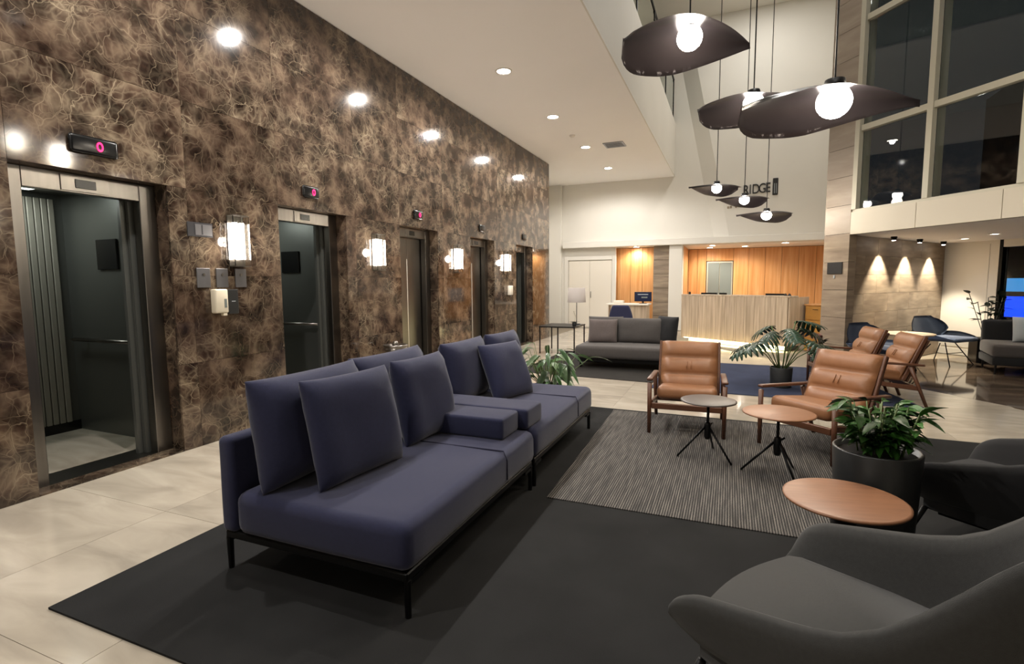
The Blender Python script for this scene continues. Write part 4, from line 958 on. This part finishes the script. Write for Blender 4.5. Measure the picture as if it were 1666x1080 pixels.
# ---------------------------------------------------------------- right-hand lounge
def wing_chair(label, x, y, rz, z=0, first=None):
    if first: c = copytree(first); c.location = (x, y, z); c.rotation_euler = (0, 0, rz); c['label'] = label; return c
    t = thing('lounge_chair', label, 'chair', (x, y, z), rz, 'slate blue lounge chairs')
    bm = bmesh.new(); rows = []; n, mm = 16, 14
    for i in range(n+1):                             # from the seat front (y=-.4) up to the back top
        s = i/n
        if s < .5: yy = -.38+.62*(s/.5); z0 = .42-.06*(s/.5)
        else: q = (s-.5)/.5; yy = .24+.17*q; z0 = .36+.44*q**.95
        hw = .43*(1-.10*math.cos(s*PI*2)) * (1 if s < .62 else 1-.42*((s-.62)/.38)**1.6)
        if s < .12: hw *= .80+.2*s/.12
        row = []
        for j in range(mm+1):
            u = j/mm*2-1; row.append(bm.verts.new((u*hw, yy-.05*u*u*(1 if s > .5 else 0), z0+.17*abs(u)**2.4*math.sin(PI*min(1, s*1.05))**.8)))
        rows.append(row)
    for a_, b_ in zip(rows, rows[1:]):
        for j in range(mm): bm.faces.new((a_[j], a_[j+1], b_[j+1], b_[j]))
    bmesh.ops.solidify(bm, geom=bm.faces[:], thickness=.045)
    part('shell', t, bm, M['blue'], True)
    part('seat_pad', t, pad((-.29, -.36, .40), (.29, .16, .47), .03, 4, .004, 5), M['blue'], True)
    for sx in (-1, 1):
        part('leg', t, T([(sx*.12, -.10, .375), (sx*.30, -.30, 0)], .009), M['bmetal'], True); part('leg', t, T([(sx*.12, .12, .33), (sx*.28, .30, 0)], .009), M['bmetal'], True)
    part('cross_stretcher', t, T([(-.2, -.18, .20), (.2, -.18, .20)], .006), M['bmetal'])
    return t
wc = wing_chair('slate blue winged lounge chair on thin legs before the white wall', 3.42, 11.02, R(42))
wing_chair('slate blue winged lounge chair behind the tan armchairs by the pillar', 2.08, 8.98, R(48), first=wc)
t = thing('pedestal_table', 'pale round wooden table between the two blue lounge chairs', 'table', (2.60, 9.92, 0))
part('tabletop', t, lathe([(0, .60), (.37, .60), (.375, .59), (.36, .575), (0, .575)], 40), M['ash'], True)
for k in range(4):
    a = k*PI/2+.5; part('leg', t, T([(.03*math.cos(a), .03*math.sin(a), .575), (.05*math.cos(a), .05*math.sin(a), .30), (.22*math.cos(a), .22*math.sin(a), 0)], .010), M['bmetal'], True)
# dark leafy plant in a black box
rn = random.Random(9)
t = thing('potted_fig', 'upright dark-leaved plant in a black box planter by the white wall', 'plant', (4.16, 11.42, 0))
part('pot', t, B((-.20, -.18, 0), (.20, .18, .42), .006, 1), M['black']); part('soil', t, B((-.185, -.165, .421), (.185, .165, .426)), M['soil'])
lf = leaf_mesh('leaf', .17, .10, M['leaf4'], .3, .2)
for az, ln, tilt in ((2.9, .80, .30), (3.3, .62, .22), (.2, .72, .18), (.0, .52, .3), (1.5, .70, .1), (4.5, .6, .12), (5.4, .70, .24)):
    b0 = Vector((.05*math.cos(az), .05*math.sin(az), .425)); d = Vector((math.cos(az)*math.sin(tilt), math.sin(az)*math.sin(tilt), math.cos(tilt))); e0 = b0+d*ln
    part('stem', t, T([b0, e0], .006, 5), M['leaf4'])
    for j in range(6): put_leaf(t, lf, b0.lerp(e0, .4+.12*j), rn.uniform(0, 2*PI), rn.uniform(0, .9), rn.uniform(.7, 1.1), rn.uniform(-.4, .4))
t = thing('daybed_sofa', 'dark sofa with a pale grey seat at the right edge before the glazing', 'sofa', (4.50, 10.25, 0), R(-8))
part('seat', t, pad((-.75, -.42, .26), (.75, .42, .46), .05, 6, .004, 8), M['lgrey'] if False else M['gfab'], True, label='grey seat'); part('base', t, B((-.75, -.41, .14), (.75, .41, .262), .02, 2), M['dchar'], True)
part('backrest', t, pad((-.72, .40, .25), (.75, .54, .78), .04, 6, .004, 8), M['dchar'], True)
for sx in (-.7, .7):
    for sy2 in (-.36, .36): part('leg', t, T([(sx, sy2, 0), (sx, sy2, .14)], .015), M['bmetal'])
loose('cushion', 'pale grey pillow on the sofa at the right edge', .42, .40, .15, 4.30, 10.38, .462, R(-6), .22, M['lgrey'], 31, None)
# lit blue screen outdoors behind the glazing
q = Vector((5.55, 13.5))
t = thing('blue_screen', 'bright blue lit screen seen through the dark glazing', 'screen', (q.x, q.y, 0), math.atan2(RD.y, RD.x))
part('post', t, B((-.05, 0, -.12), (.05, .06, .62)), M['bmetal']); part('panel', t, B((-.52, .0, .62), (.52, .05, 1.6), .01, 1), M['black']); part('picture', t, B((-.48, -.006, .66), (.48, -.001, 1.08)), M['screen']); part('sky_picture', t, B((-.44, -.006, 1.18), (.46, -.001, 1.45)), M['screen2'])
# reddish plant at the pillar's foot
t = thing('red_leaf_plant', 'small plant with dark reddish leaves at the foot of the stone pillar', 'plant', (1.30, 9.25, 0))
planter(t, .09, .12, .24, M['pot2'], .01); rl = leaf_mesh('leaf', .17, .06, M['pink'], .5, .3)
rn = random.Random(2)
for k in range(22): put_leaf(t, rl if k % 2 else lf, (rn.uniform(-.05, .05), rn.uniform(-.05, .05), .23+rn.uniform(0, .30)), rn.uniform(0, 6.28), rn.uniform(.1, 1.2), rn.uniform(.7, 1.1))
for k in range(5): part('stem', t, T([(.03*math.cos(k), .03*math.sin(k), .22), (.05*math.cos(k), .05*math.sin(k), .52)], .004, 5), M['stem'])
bpy.context.view_layer.update()
